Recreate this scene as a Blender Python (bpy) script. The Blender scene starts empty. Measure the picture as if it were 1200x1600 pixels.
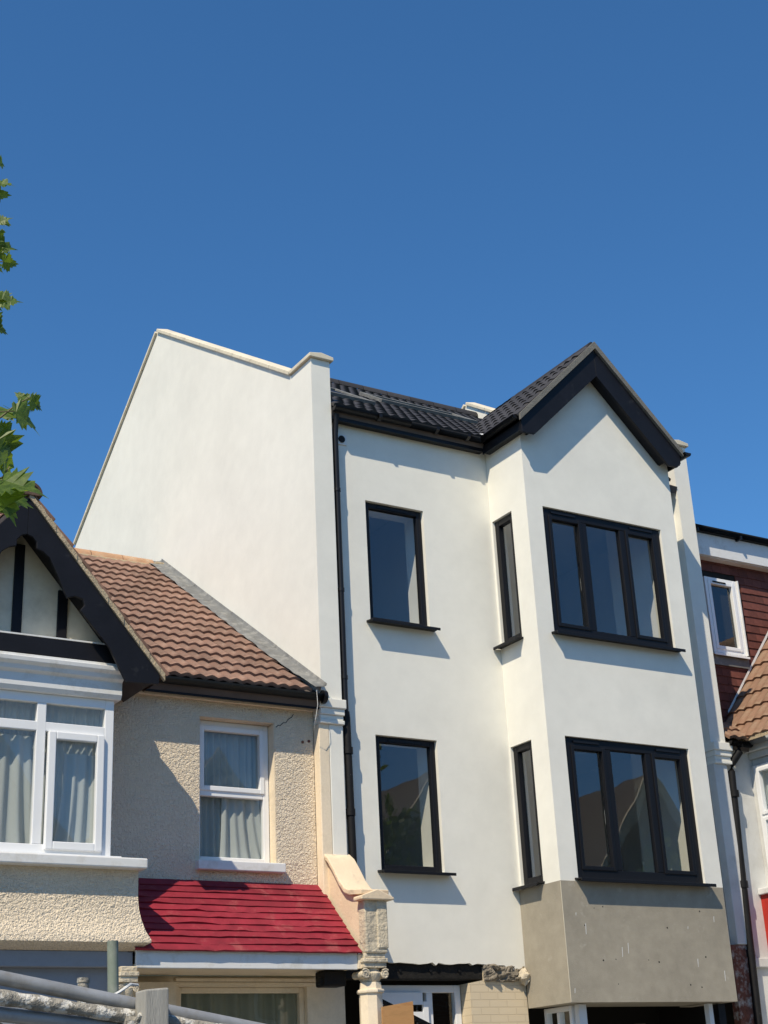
import bpy, bmesh, math, random
from mathutils import Matrix, Vector, Euler, noise
from mathutils.geometry import tessellate_polygon
random.seed(7)
scene = bpy.context.scene
C = scene.collection

# ------------------------------------------------------------------ camera
YAW, PITCH, ROLL = math.radians(32.12), math.radians(22.48), math.radians(-2.90)
cam = bpy.data.objects.new('camera', bpy.data.cameras.new('camera'))
C.objects.link(cam)
fw = Vector((math.sin(YAW)*math.cos(PITCH), math.cos(YAW)*math.cos(PITCH), math.sin(PITCH)))
r0 = Vector((math.cos(YAW), -math.sin(YAW), 0)); u0 = r0.cross(fw)
rr = r0*math.cos(ROLL)+u0*math.sin(ROLL); uu = -r0*math.sin(ROLL)+u0*math.cos(ROLL)
M = Matrix((rr, uu, -fw)).transposed().to_4x4(); M.translation = (0, -13.25, 1.6)
cam.matrix_world = M
cam.data.sensor_fit = 'HORIZONTAL'; cam.data.sensor_width = 36; cam.data.lens = 36*2288/1200
cam.data.clip_end = 3000; cam.data.clip_start = .05
scene.camera = cam
# ------------------------------------------------------------------ sky and sun
SUN = Vector((-1.43, -1.0, 2.1)).normalized()          # towards the sun
w = bpy.data.worlds.new('World'); scene.world = w; w.use_nodes = True
nt = w.node_tree
sky = nt.nodes.new('ShaderNodeTexSky'); sky.sky_type = 'NISHITA'; sky.sun_disc = False
sky.sun_elevation = math.asin(SUN.z); sky.sun_rotation = math.atan2(SUN.x, SUN.y)
sky.air_density = 1.0; sky.dust_density = 0.0; sky.ozone_density = 10; sky.altitude = 60
bg = nt.nodes['Background']; bg.inputs['Strength'].default_value = 0.127
hsv = nt.nodes.new('ShaderNodeHueSaturation'); hsv.inputs['Saturation'].default_value = 1.09; hsv.inputs['Hue'].default_value = .495
nt.links.new(sky.outputs[0], hsv.inputs['Color']); nt.links.new(hsv.outputs[0], bg.inputs[0])
sun = bpy.data.objects.new('sun', bpy.data.lights.new('sun', 'SUN')); C.objects.link(sun)
sun.data.energy = 4.5; sun.data.angle = math.radians(.5); sun.data.color = (1, .88, .68)
sun.rotation_euler = SUN.to_track_quat('Z', 'Y').to_euler(); sun.location = (-20, -20, 30)
vs = scene.view_settings
vs.view_transform = 'Standard'; vs.look = 'None'; vs.gamma = 1; vs.use_curve_mapping = False
vs.exposure = 0.2
scene.cycles.caustics_reflective = False; scene.cycles.caustics_refractive = False
scene.cycles.max_bounces = 8; scene.cycles.transparent_max_bounces = 12

# ------------------------------------------------------------------ materials
def mat(name, col, rough=.8, var=.1, vscale=3., bump=0., bscale=60., spec=.3, metal=0., stain=None, stain_scale=1., stain_amt=.5, stain_sharp=(.5,.65), rnd=0., btype='noise', bdist=.01, stretch=None, var2=0., v2scale=40):
    m = bpy.data.materials.new(name); m.use_nodes = True
    t = m.node_tree; n = t.nodes; L = t.links
    b = n['Principled BSDF']
    b.inputs['Roughness'].default_value = rough; b.inputs['Specular IOR Level'].default_value = spec
    b.inputs['Metallic'].default_value = metal
    tc = n.new('ShaderNodeTexCoord'); src = tc.outputs['Object']
    if stretch:
        mp = n.new('ShaderNodeMapping'); mp.inputs['Scale'].default_value = stretch; L.new(src, mp.inputs[0]); src = mp.outputs[0]
    def nz(scale, det=5, rough_=.6):
        x = n.new('ShaderNodeTexNoise'); x.inputs['Scale'].default_value = scale; x.inputs['Detail'].default_value = det; x.inputs['Roughness'].default_value = rough_
        L.new(src, x.inputs['Vector']); return x.outputs['Fac']
    def ramp(f, a, bb, c0, c1):
        r = n.new('ShaderNodeValToRGB'); L.new(f, r.inputs[0]); r.color_ramp.elements[0].position = a; r.color_ramp.elements[1].position = bb
        r.color_ramp.elements[0].color = (*c0, 1); r.color_ramp.elements[1].color = (*c1, 1); return r.outputs[0]
    lo = tuple(max(0, c*(1-var)) for c in col); hi = tuple(min(1, c*(1+var)) for c in col)
    c = ramp(nz(vscale), .3, .7, lo, hi)
    if var2:
        mx = n.new('ShaderNodeMix'); mx.data_type = 'RGBA'; mx.blend_type = 'MULTIPLY'; mx.inputs[0].default_value = 1
        L.new(c, mx.inputs[6]); L.new(ramp(nz(v2scale, 3), .3, .7, (1-var2,)*3, (1,)*3), mx.inputs[7]); c = mx.outputs[2]
    if rnd:
        oi = n.new('ShaderNodeObjectInfo'); mr = n.new('ShaderNodeMapRange'); L.new(oi.outputs['Random'], mr.inputs[0])
        mr.inputs[3].default_value = 1-rnd; mr.inputs[4].default_value = 1+rnd
        hs = n.new('ShaderNodeHueSaturation'); L.new(mr.outputs[0], hs.inputs['Value']); L.new(c, hs.inputs['Color']); c = hs.outputs[0]
    if stain:
        mx = n.new('ShaderNodeMix'); mx.data_type = 'RGBA'
        f = ramp(nz(stain_scale, 8, .7), stain_sharp[0], stain_sharp[1], (0,)*3, (stain_amt,)*3)
        L.new(f, mx.inputs[0]); L.new(c, mx.inputs[6]); mx.inputs[7].default_value = (*stain, 1); c = mx.outputs[2]
    L.new(c, b.inputs['Base Color'])
    if bump:
        bp = n.new('ShaderNodeBump'); bp.inputs['Strength'].default_value = bump; bp.inputs['Distance'].default_value = bdist
        if btype == 'noise': h = nz(bscale, 4)
        else:
            a = n.new('ShaderNodeTexVoronoi'); a.inputs['Scale'].default_value = bscale; a.feature = 'SMOOTH_F1'
            dn = n.new('ShaderNodeTexNoise'); dn.inputs['Scale'].default_value = bscale*.5; dn.inputs['Detail'].default_value = 3
            L.new(src, dn.inputs[0])
            ad = n.new('ShaderNodeMix'); ad.data_type = 'VECTOR'; ad.inputs[0].default_value = .06
            L.new(src, ad.inputs[4]); L.new(dn.outputs['Color'], ad.inputs[5]); L.new(ad.outputs[1], a.inputs['Vector'])
            m2 = n.new('ShaderNodeMath'); m2.operation = 'SUBTRACT'; L.new(dn.outputs['Fac'], m2.inputs[0]); L.new(a.outputs['Distance'], m2.inputs[1]); h = m2.outputs[0]
        L.new(h, bp.inputs['Height']); L.new(bp.outputs[0], b.inputs['Normal'])
    return m
def glass_mat(name, tint=(.86, .9, .9), boost=1.0):
    m = bpy.data.materials.new(name); m.use_nodes = True; t = m.node_tree; n = t.nodes; L = t.links
    n.remove(n['Principled BSDF'])
    tr = n.new('ShaderNodeBsdfTransparent'); tr.inputs[0].default_value = (*tint, 1)
    gl = n.new('ShaderNodeBsdfGlossy'); gl.inputs['Roughness'].default_value = .0; gl.inputs[0].default_value = (.95, .97, 1, 1)
    bp = n.new('ShaderNodeBump'); nz = n.new('ShaderNodeTexNoise'); nz.inputs['Scale'].default_value = 1.6; nz.inputs['Detail'].default_value = 1
    bp.inputs['Strength'].default_value = .10; bp.inputs['Distance'].default_value = .02
    tc = n.new('ShaderNodeTexCoord'); L.new(tc.outputs['Object'], nz.inputs[0]); L.new(nz.outputs[0], bp.inputs['Height']); L.new(bp.outputs[0], gl.inputs['Normal'])
    fr = n.new('ShaderNodeFresnel'); ge = n.new('ShaderNodeNewGeometry'); mr = n.new('ShaderNodeMapRange'); mr.inputs[3].default_value = 1.52; mr.inputs[4].default_value = 1/1.52
    L.new(ge.outputs['Backfacing'], mr.inputs[0]); L.new(mr.outputs[0], fr.inputs[0])
    mu = n.new('ShaderNodeMath'); mu.operation = 'MULTIPLY'; mu.inputs[1].default_value = 1.8*boost; mu.use_clamp = True; L.new(fr.outputs[0], mu.inputs[0])
    mx = n.new('ShaderNodeMixShader'); L.new(mu.outputs[0], mx.inputs[0]); L.new(tr.outputs[0], mx.inputs[1]); L.new(gl.outputs[0], mx.inputs[2])
    L.new(mx.outputs[0], n['Material Output'].inputs[0]); return m
def cloth_mat(name, col, alpha=.15):
    m = bpy.data.materials.new(name); m.use_nodes = True; t = m.node_tree; n = t.nodes; L = t.links
    n.remove(n['Principled BSDF'])
    d = n.new('ShaderNodeBsdfDiffuse'); d.inputs[0].default_value = (*col, 1)
    tl = n.new('ShaderNodeBsdfTranslucent'); tl.inputs[0].default_value = (*col, 1)
    tp = n.new('ShaderNodeBsdfTransparent')
    a = n.new('ShaderNodeMixShader'); a.inputs[0].default_value = .3; L.new(d.outputs[0], a.inputs[1]); L.new(tl.outputs[0], a.inputs[2])
    b = n.new('ShaderNodeMixShader'); b.inputs[0].default_value = alpha; L.new(a.outputs[0], b.inputs[1]); L.new(tp.outputs[0], b.inputs[2])
    L.new(b.outputs[0], n['Material Output'].inputs[0]); return m
def leaf_mat(name, col, col2):
    m = bpy.data.materials.new(name); m.use_nodes = True; t = m.node_tree; n = t.nodes; L = t.links
    b = n['Principled BSDF']; b.inputs['Roughness'].default_value = .5
    tc = n.new('ShaderNodeTexCoord'); nz = n.new('ShaderNodeTexNoise'); nz.inputs['Scale'].default_value = 7; L.new(tc.outputs['Object'], nz.inputs[0])
    r = n.new('ShaderNodeValToRGB'); r.color_ramp.elements[0].color = (*col, 1); r.color_ramp.elements[1].color = (*col2, 1)
    r.color_ramp.elements[0].position = .35; r.color_ramp.elements[1].position = .65; L.new(nz.outputs[0], r.inputs[0]); L.new(r.outputs[0], b.inputs['Base Color'])
    tl = n.new('ShaderNodeBsdfTranslucent'); tl.inputs[0].default_value = (min(1, col2[0]*3), min(1, col2[1]*3), col2[2]*1.2, 1)
    mx = n.new('ShaderNodeMixShader'); mx.inputs[0].default_value = .35; L.new(b.outputs[0], mx.inputs[1]); L.new(tl.outputs[0], mx.inputs[2])
    L.new(mx.outputs[0], n['Material Output'].inputs[0]); return m
def brick_mat(name, c1, c2, mortar, paint=None):
    m = bpy.data.materials.new(name); m.use_nodes = True; t = m.node_tree; n = t.nodes; L = t.links
    b = n['Principled BSDF']; b.inputs['Roughness'].default_value = .9
    tc = n.new('ShaderNodeTexCoord'); mp = n.new('ShaderNodeMapping'); mp.inputs['Rotation'].default_value = (math.radians(90), 0, 0)
    L.new(tc.outputs['Object'], mp.inputs[0])
    br = n.new('ShaderNodeTexBrick'); br.inputs['Color1'].default_value = (*c1, 1); br.inputs['Color2'].default_value = (*c2, 1); br.inputs['Mortar'].default_value = (*mortar, 1)
    br.inputs['Scale'].default_value = 1; br.inputs['Brick Width'].default_value = .225; br.inputs['Row Height'].default_value = .075; br.inputs['Mortar Size'].default_value = .006
    L.new(mp.outputs[0], br.inputs[0]); L.new(br.outputs[0], b.inputs['Base Color'])
    bp = n.new('ShaderNodeBump'); bp.invert = True; bp.inputs['Strength'].default_value = .6; bp.inputs['Distance'].default_value = .008
    L.new(br.outputs['Fac'], bp.inputs['Height']); L.new(bp.outputs[0], b.inputs['Normal']); return m

MT = dict(
 white=mat('white_render', (.80, .785, .715), .9, .04, .8, .35, 140, bdist=.005, var2=.05, v2scale=5, stain=(.60, .59, .54), stain_scale=.7, stain_amt=.28, stain_sharp=(.5, .72)),
 cream=mat('cream_roughcast', (.84, .72, .555), .92, .06, 1.3, 1.0, 66, btype='v', bdist=.018, var2=.14, v2scale=70, stain=(.60, .52, .40), stain_scale=1.5, stain_amt=.35),
 cream_s=mat('cream_smooth_render', (.82, .70, .53), .9, .05, 2, .35, 70, bdist=.006, var2=.08, stain=(.45, .37, .26), stain_scale=3, stain_amt=.3),
 peach=mat('peach_painted_stone', (.74, .60, .43), .88, .07, 4, .5, 40, bdist=.008, stain=(.42, .36, .28), stain_scale=5, stain_amt=.6, stain_sharp=(.55, .7)),
 greyshade=mat('blue_grey_painted_shade', (.27, .29, .33), .7, .08, 3, .2, 40, bdist=.004, stain=(.18, .19, .2), stain_scale=3, stain_amt=.4),  # deep shade under the cream bay, put into the wall and frieze colour
 gable=mat('pale_gable_render', (.78, .72, .58), .9, .05, 2, .3, 90, bdist=.005, var2=.1, v2scale=12, stain=(.5, .44, .33), stain_scale=4, stain_amt=.4),
 oldstone=mat('weathered_cream_stone', (.60, .52, .39), .92, .15, 9, .9, 28, bdist=.02, stain=(.32, .29, .24), stain_scale=7, stain_amt=.7),
 coping=mat('pale_coping_stone', (.66, .60, .47), .9, .08, 6, .3, 80, bdist=.005, rnd=.05, stain=(.45, .40, .32), stain_scale=4, stain_amt=.5),
 black=mat('black_painted_timber', (.009, .009, .012), .5, .2, 5, .15, 30, bdist=.004, spec=.22, stain=(.06, .06, .06), stain_scale=6, stain_amt=.4, stain_sharp=(.6, .75)),
 upvc_b=mat('black_window_plastic', (.008, .008, .010), .45, .05, 3, spec=.25),
 gutter=mat('black_gutter_plastic', (.009, .009, .011), .4, .1, 4, spec=.3),
 pipe=mat('weathered_black_iron', (.010, .010, .011), .6, .2, 8, .4, 50, bdist=.006, spec=.2, stain=(.26, .25, .23), stain_scale=14, stain_amt=.7, stain_sharp=(.68, .74)),
 upvc_w=mat('white_window_plastic', (.80, .81, .82), .35, .02, 3, spec=.5),
 wpaint=mat('white_gloss_paint', (.72, .725, .72), .5, .05, 4, .2, 25, bdist=.005, stain=(.46, .43, .37), stain_scale=4, stain_amt=.5),
 tile_d=mat('charcoal_concrete_tile', (.040, .037, .037), .62, .15, 20, .25, 120, bdist=.003, spec=.4, rnd=.22),
 tile_b=mat('brown_concrete_tile', (.205, .120, .088), .88, .25, 9, .5, 90, bdist=.006, rnd=.2, stain=(.36, .29, .22), stain_scale=6, stain_amt=.35, stain_sharp=(.5, .7)),
 tile_r=mat('plain_clay_tile', (.13, .045, .035), .85, .15, 15, .3, 90, bdist=.004, rnd=.22),
 tile_o=mat('orange_brown_clay_tile', (.23, .135, .09), .88, .12, 9, .4, 90, bdist=.005, rnd=.12, stain=(.33, .27, .19), stain_scale=5, stain_amt=.5),
 ridge=mat('pale_terracotta_ridge', (.42, .25, .15), .88, .12, 9, .5, 60, bdist=.006, rnd=.1, stain=(.5, .42, .3), stain_scale=6, stain_amt=.6),
 mortar=mat('verge_cement', (.42, .34, .23), .95, .15, 14, .9, 40, bdist=.012),
 greyverge=mat('grey_verge_cement', (.16, .155, .14), .95, .15, 14, .7, 60, bdist=.008),
 lead=mat('lead_flashing', (.16, .163, .16), .7, .2, 6, .3, 20, bdist=.006, metal=.1, stain=(.34, .335, .31), stain_scale=7, stain_amt=.6),
 red=mat('red_painted_tile', (.235, .019, .033), .7, .2, 6, .4, 40, bdist=.006, spec=.3, rnd=.14, stain=(.46, .17, .15), stain_scale=4.5, stain_amt=.6, stain_sharp=(.55, .8)),
 redpanel=mat('red_painted_panel', (.42, .03, .02), .6, .1, 5),
 skirt=mat('bare_grey_render', (.355, .32, .255), .95, .10, 1.1, .5, 110, bdist=.005, var2=.16, v2scale=7, stain=(.50, .46, .39), stain_scale=5, stain_amt=.6, stain_sharp=(.60, .74)),
 rough=mat('torn_mortar', (.22, .19, .15), .95, .3, 12, 1, 30, bdist=.03),
 sooty=mat('sooty_lintel', (.012, .011, .010), .85, .4, 8, .6, 25, bdist=.02),
 plaster=mat('room_plaster', (.80, .79, .76), .9, .03, 2),
 floor=mat('room_floor', (.22, .17, .12), .7, .1, 3),
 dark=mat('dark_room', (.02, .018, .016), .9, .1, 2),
 steel=mat('galvanised_tube', (.34, .35, .36), .5, .15, 8, .15, 80, bdist=.003, metal=.35, stain=(.24, .22, .19), stain_scale=9, stain_amt=.6),
 dirty=mat('mortar_splashed_tube', (.30, .28, .24), .85, .3, 14, .8, 45, bdist=.02, metal=.1, stain=(.62, .60, .55), stain_scale=16, stain_amt=1, stain_sharp=(.51, .54)),
 greenpole=mat('green_grey_pole', (.20, .235, .195), .7, .15, 8, .2, 60, bdist=.003, stain=(.35, .36, .33), stain_scale=11, stain_amt=.4),
 timber=mat('weathered_grey_timber', (.34, .33, .30), .9, .15, 6, .5, 40, bdist=.006, stretch=(8, 8, .8)),
 ply=mat('plywood', (.50, .27, .11), .75, .15, 5, .2, 40, stretch=(1, 1, 4), stain=(.30, .13, .05), stain_scale=5, stain_amt=.5),
 asphalt=mat('asphalt', (.05, .05, .052), .92, .15, 3, .5, 120, bdist=.006),
 paving=mat('paving_slab', (.30, .29, .27), .9, .1, 3, .3, 80, rnd=.1),
 kerb=mat('granite_kerb', (.32, .31, .30), .85, .1, 8, .3, 90, rnd=.08),
 line=mat('road_paint', (.72, .70, .25), .8, .1, 5),
 ground=mat('ground', (.16, .17, .10), .95, .2, .4),
 bark=mat('bark', (.20, .17, .12), .9, .25, 5, .7, 20, bdist=.02),
 gridge=mat('weathered_brown_ridge', (.10, .065, .05), .9, .3, 9, .6, 50, bdist=.01, rnd=.1, stain=(.25, .2, .15), stain_scale=7, stain_amt=.5),
 twig=mat('twig', (.13, .12, .06), .8, .2, 8),
 brick=brick_mat('red_brick', (.22, .075, .045), (.28, .10, .06), (.3, .27, .22)),
 cbrick=brick_mat('cream_painted_brick', (.62, .52, .37), (.64, .54, .385), (.57, .475, .335)),
 oldbrick=mat('exposed_brick_patch', (.16, .06, .04), .9, .3, 15, .8, 30, bdist=.02, stain=(.5, .47, .42), stain_scale=10, stain_amt=.8),
 wornwhite=mat('weathered_white_wall', (.62, .62, .60), .9, .06, 2, .3, 60, bdist=.006, stain=(.30, .28, .24), stain_scale=1.6, stain_amt=.45, stain_sharp=(.5, .75)),
 roofgrey=mat('slate_grey', (.10, .085, .08), .8, .15, 4),
)
GL = glass_mat('window_glass', (.94, .96, .96), 1.35); GLO = glass_mat('old_window_glass', (.88, .91, .9), .9)
NET = cloth_mat('net_curtain', (.80, .83, .82), .25); CURT = cloth_mat('pale_curtain', (.70, .72, .72), 0); DCURT = cloth_mat('patterned_dark_curtain', (.38, .38, .31), 0)
LEAF = leaf_mat('plane_leaf', (.045, .085, .012), (.11, .17, .03)); LEAF2 = leaf_mat('street_leaf', (.03, .06, .012), (.06, .10, .02))

# ------------------------------------------------------------------ mesh helpers
class MB:
    def __init__(s): s.v = []; s.f = []
    def add(s, vs, fs):
        o = len(s.v); s.v += [tuple(v) for v in vs]; s.f += [tuple(i+o for i in f) for f in fs]; return s
    def box(s, x0, x1, y0, y1, z0, z1):
        x0, x1 = min(x0, x1), max(x0, x1); y0, y1 = min(y0, y1), max(y0, y1); z0, z1 = min(z0, z1), max(z0, z1)
        return s.add([(x0,y0,z0),(x1,y0,z0),(x1,y1,z0),(x0,y1,z0),(x0,y0,z1),(x1,y0,z1),(x1,y1,z1),(x0,y1,z1)],
                     [(0,3,2,1),(4,5,6,7),(0,1,5,4),(1,2,6,5),(2,3,7,6),(3,0,4,7)])
    def poly(s, pts, holes, w0, w1):      # polygon in (u, v), thickness along w
        loops = [list(pts)] + [list(h) for h in holes]
        flat = [p for l in loops for p in l]; n = len(flat)
        tri = tessellate_polygon([[Vector((p[0], p[1], 0)) for p in l] for l in loops])
        vs = [(p[0], p[1], w1) for p in flat] + [(p[0], p[1], w0) for p in flat]; fs = []
        for t in tri:
            a, b, c = (flat[i] for i in t)
            if (b[0]-a[0])*(c[1]-a[1])-(b[1]-a[1])*(c[0]-a[0]) < 0: t = (t[0], t[2], t[1])
            fs.append(tuple(t)); fs.append((t[0]+n, t[2]+n, t[1]+n))
        o = 0
        for l in loops:
            for i in range(len(l)):
                a, b = o+i, o+(i+1) % len(l); fs.append((a, a+n, b+n, b))
            o += len(l)
        return s.add(vs, fs)
    def tube(s, path, r, seg=12, cap=True):
        path = [Vector(p) for p in path]; rings = []
        rad = r if isinstance(r, (list, tuple)) else [r]*len(path)
        for i, p in enumerate(path):
            d = (path[min(i+1, len(path)-1)]-path[max(i-1, 0)]).normalized()
            a = d.orthogonal().normalized() if abs(d.z) > .9 else d.cross(Vector((0, 0, 1))).normalized()
            b = d.cross(a); rings.append([p+(a*math.cos(t)+b*math.sin(t))*rad[i] for t in [2*math.pi*k/seg for k in range(seg)]])
        vs = [q for g in rings for q in g]; fs = []
        for i in range(len(path)-1):
            for k in range(seg): fs.append((i*seg+k, i*seg+(k+1) % seg, (i+1)*seg+(k+1) % seg, (i+1)*seg+k))
        if cap: fs += [tuple(range(seg))[::-1], tuple((len(path)-1)*seg+k for k in range(seg))]
        return s.add(vs, fs)
    def lathe(s, cx, cy, prof, seg=20):
        vs = []; fs = []
        for r, z in prof:
            vs += [(cx+r*math.cos(2*math.pi*k/seg), cy+r*math.sin(2*math.pi*k/seg), z) for k in range(seg)]
        for i in range(len(prof)-1):
            for k in range(seg): fs.append((i*seg+k, i*seg+(k+1) % seg, (i+1)*seg+(k+1) % seg, (i+1)*seg+k))
        fs += [tuple(range(seg))[::-1], tuple((len(prof)-1)*seg+k for k in range(seg))]
        return s.add(vs, fs)
    def mesh(s, name, Mx=None):
        me = bpy.data.meshes.new(name)
        vs = [tuple(Mx @ Vector(v)) for v in s.v] if Mx else s.v
        me.from_pydata(vs, [], s.f)
        if len(s.f) > 1:
            bm = bmesh.new(); bm.from_mesh(me); bmesh.ops.recalc_face_normals(bm, faces=bm.faces); bm.to_mesh(me); bm.free()
        return me
def smooth(me, ang=40):
    for p in me.polygons: p.use_smooth = True
    bm = bmesh.new(); bm.from_mesh(me)
    for e in bm.edges:
        if len(e.link_faces) == 2 and e.calc_face_angle(0) > math.radians(ang): e.smooth = False
    bm.to_mesh(me); bm.free()
def link(name, me, m, parent=None, bev=0, sm=0, kind=None):
    if m and not me.materials: me.materials.append(m)
    if sm: smooth(me, sm)
    o = bpy.data.objects.new(name, me); C.objects.link(o)
    if parent is not None:
        o.parent = parent
        if parent.get('base'): o.location = -parent.location
    if bev:
        b = o.modifiers.new('bevel', 'BEVEL'); b.width = bev; b.segments = 2; b.limit_method = 'ANGLE'; b.angle_limit = math.radians(35)
    if kind: o['kind'] = kind
    return o
def part(name, mb, m, parent, Mx=None, bev=0, sm=0, kind=None): return link(name, mb.mesh(name, Mx), m, parent, bev, sm, kind)
def thing(name, label, cat, base=(0, 0, 0), group=None):
    e = bpy.data.objects.new(name, None); C.objects.link(e); e.location = base; e['label'] = label; e['category'] = cat; e['base'] = 1
    e.empty_display_size = .2
    if group: e['group'] = group
    return e
def tag(o, label, cat, group=None):
    o['label'] = label; o['category'] = cat
    if group: o['group'] = group
    return o
def struct(name, mb, m, **k):
    o = part(name, mb, m, None, **k); o['kind'] = 'structure'; return o
def face_y(y): # local (u, v, w) -> world, facing the street
    return Matrix(((1,0,0,0),(0,0,-1,y),(0,1,0,0),(0,0,0,1)))
def face_x(x): # facing left (-X); u = -Y
    return Matrix(((0,0,-1,x),(-1,0,0,0),(0,1,0,0),(0,0,0,1)))
def rect(a, b, c, d): return [(a, c), (b, c), (b, d), (a, d)]

# roof tile meshes (local x across, y up the slope, z out)
def roman_tile(name, w=.30, L=.37, h=.022, t=.032, m=None, rolls=2):
    n = 6*rolls; top = []
    for i in range(n+1):
        x = w*i/n; ph = (i % 6)/6
        s = .5-.5*math.cos(2*math.pi*ph); z = h*(s**.75 if 0 < ph else 0)
        top.append((x, z))
    mb = MB(); vs = []
    for x, z in top: vs.append((x, 0, z+t))
    for x, z in top: vs.append((x, L, z))
    for x, z in top: vs.append((x, 0, z-.008))
    k = n+1; fs = []
    for i in range(n): fs += [(i, i+1, k+i+1, k+i), (2*k+i, 2*k+i+1, i+1, i)]
    fs += [(0, k, 2*k), (n, 2*k+n, k+n)]
    me = bpy.data.meshes.new(name); me.from_pydata(vs, [], fs); me.materials.append(m); smooth(me, 45); return me
def flat_tile(name, w, L, t, m, camber=.0):
    mb = MB(); mb.box(.001, w-.001, 0, L, 0, .006)
    me = bpy.data.meshes.new(name)
    v = [(x, y, z + (t if y < .01 else 0)) for x, y, z in mb.v]; me.from_pydata(v, [], mb.f); me.materials.append(m); return me
def slope_matrix(org, up, nrm):
    x = up.cross(nrm).normalized(); y = up.normalized(); z = nrm.normalized()
    m = Matrix((x, y, z)).transposed().to_4x4(); m.translation = org; return m
def lay(name, me, mats, parent, jit=.004):
    out = []
    for Mx in mats:
        o = bpy.data.objects.new(name, me); C.objects.link(o); o.parent = parent
        J = Matrix.Rotation(random.uniform(-1, 1)*jit*1.5, 4, 'Z') @ Matrix.Translation((random.uniform(-1, 1)*jit*.6, random.uniform(-1, 1)*jit, abs(random.gauss(0, 1))*jit*.6))
        o.matrix_local = Mx @ J; out.append(o)
    return out
def lay_joined(name, me, mats, m, parent):
    mb = MB()
    vs = [v.co.copy() for v in me.vertices]; fs = [tuple(p.vertices) for p in me.polygons]
    for Mx in mats: mb.add([Mx @ v for v in vs], fs)
    o_me = bpy.data.meshes.new(name); o_me.from_pydata(mb.v, [], mb.f); o_me.materials.append(m); smooth(o_me, 45)
    o = bpy.data.objects.new(name, o_me); C.objects.link(o); o.parent = parent; o['kind'] = 'stuff'; return o

# ------------------------------------------------------------------ windows: local u across, v up, w outwards
def window(parent, Mx, u0, u1, v0, v1, w, fm, gm, mull=(), trans=(), fw=.06, depth=.07, sash=.0, sill=None, sillmat=None, name='window', cells_skip=(), handle=False):
    """frame mesh (thing's part) with panes, sashes and sill as its own pieces"""
    mb = MB(); us = [u0]+list(mull)+[u1]; hw = fw*.5
    mb.box(u0, u0+fw, v0, v1, w-depth, w); mb.box(u1-fw, u1, v0, v1, w-depth, w)
    mb.box(u0+fw, u1-fw, v0, v0+fw, w-depth, w-.001); mb.box(u0+fw, u1-fw, v1-fw, v1, w-depth, w-.001)
    for m in mull: mb.box(m-hw, m+hw, v0+fw, v1-fw, w-depth, w-.002)
    for tr in trans: mb.box(u0+fw, u1-fw, tr-hw, tr+hw, w-depth, w-.003)
    f = part(name, mb, fm, parent, Mx, bev=.006)
    f.location = -parent.location if parent.get('base') else (0, 0, 0)
    vsx = [v0]+list(trans)+[v1]
    for i in range(len(us)-1):
        for j in range(len(vsx)-1):
            a = us[i]+(fw if i == 0 else hw); b = us[i+1]-(fw if i == len(us)-2 else hw)
            c = vsx[j]+(fw if j == 0 else hw); d = vsx[j+1]-(fw if j == len(vsx)-2 else hw)
            if sash and (i, j) not in cells_skip:
                s = MB(); k = sash; y0, y1 = w-depth+.012, w+.012
                a2, b2, c2, d2 = a-.012, b+.012, c-.012, d+.012
                s.box(a2, a2+k, c2, d2, y0, y1); s.box(b2-k, b2, c2, d2, y0, y1); s.box(a2+k, b2-k, c2, c2+k, y0, y1-.001); s.box(a2+k, b2-k, d2-k, d2, y0, y1-.001)
                part('sash', s, fm, f, Mx, bev=.006); a, b, c, d = a2+k, b2-k, c2+k, d2-k
            p = MB(); q = w-depth*.55
            p.add([(a-.005, c-.005, q), (b+.005, c-.005, q), (b+.005, d+.005, q), (a-.005, d+.005, q)], [(0, 1, 2, 3)])
            part('pane', p, gm, f, Mx)
    if sill:
        s = MB(); so, st, ex = sill     # outward reach, thickness, side extension
        s.poly([(-.0, v0-.005), (so, v0-.02), (so, v0-.02-st), (so-.012, v0-.02-st), (so-.02, v0-.03), (0, v0-.03)], [], u0-ex, u1+ex)
        S = Mx @ Matrix(((0,0,1,0),(0,1,0,0),(1,0,0,0),(0,0,0,1)))
        part('sill', s, sillmat or fm, f, S, bev=.003)
    return f
def curtain(parent, Mx, u0, u1, v0, v1, w, m, amp=.025, wl=.11, gather=0, name='curtain', seed=0):
    rnd = random.Random(seed); n = max(20, int((u1-u0)/wl*10)); ph = [rnd.uniform(0, 6) for _ in range(4)]
    vs = []; fs = []; rows = 9
    for j in range(rows):
        t = j/(rows-1)
        for i in range(n+1):
            u = u0+(u1-u0)*i/n
            s = math.sin(u/wl*6.283+ph[0]+.8*math.sin(u*7+ph[1]))*.6+.4*math.sin(u/wl*3.7+ph[2]+t*.8)
            uu_ = u + gather*t*t*math.sin(u*5+ph[3])*.1
            vs.append((uu_, v1-(v1-v0)*t, w+amp*s*(.55+.45*t)))
    for j in range(rows-1):
        for i in range(n): a = j*(n+1)+i; fs.append((a, a+1, a+n+2, a+n+1))
    mb = MB().add(vs, fs); o = part(name, mb, m, parent, Mx, sm=80); return o

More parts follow.
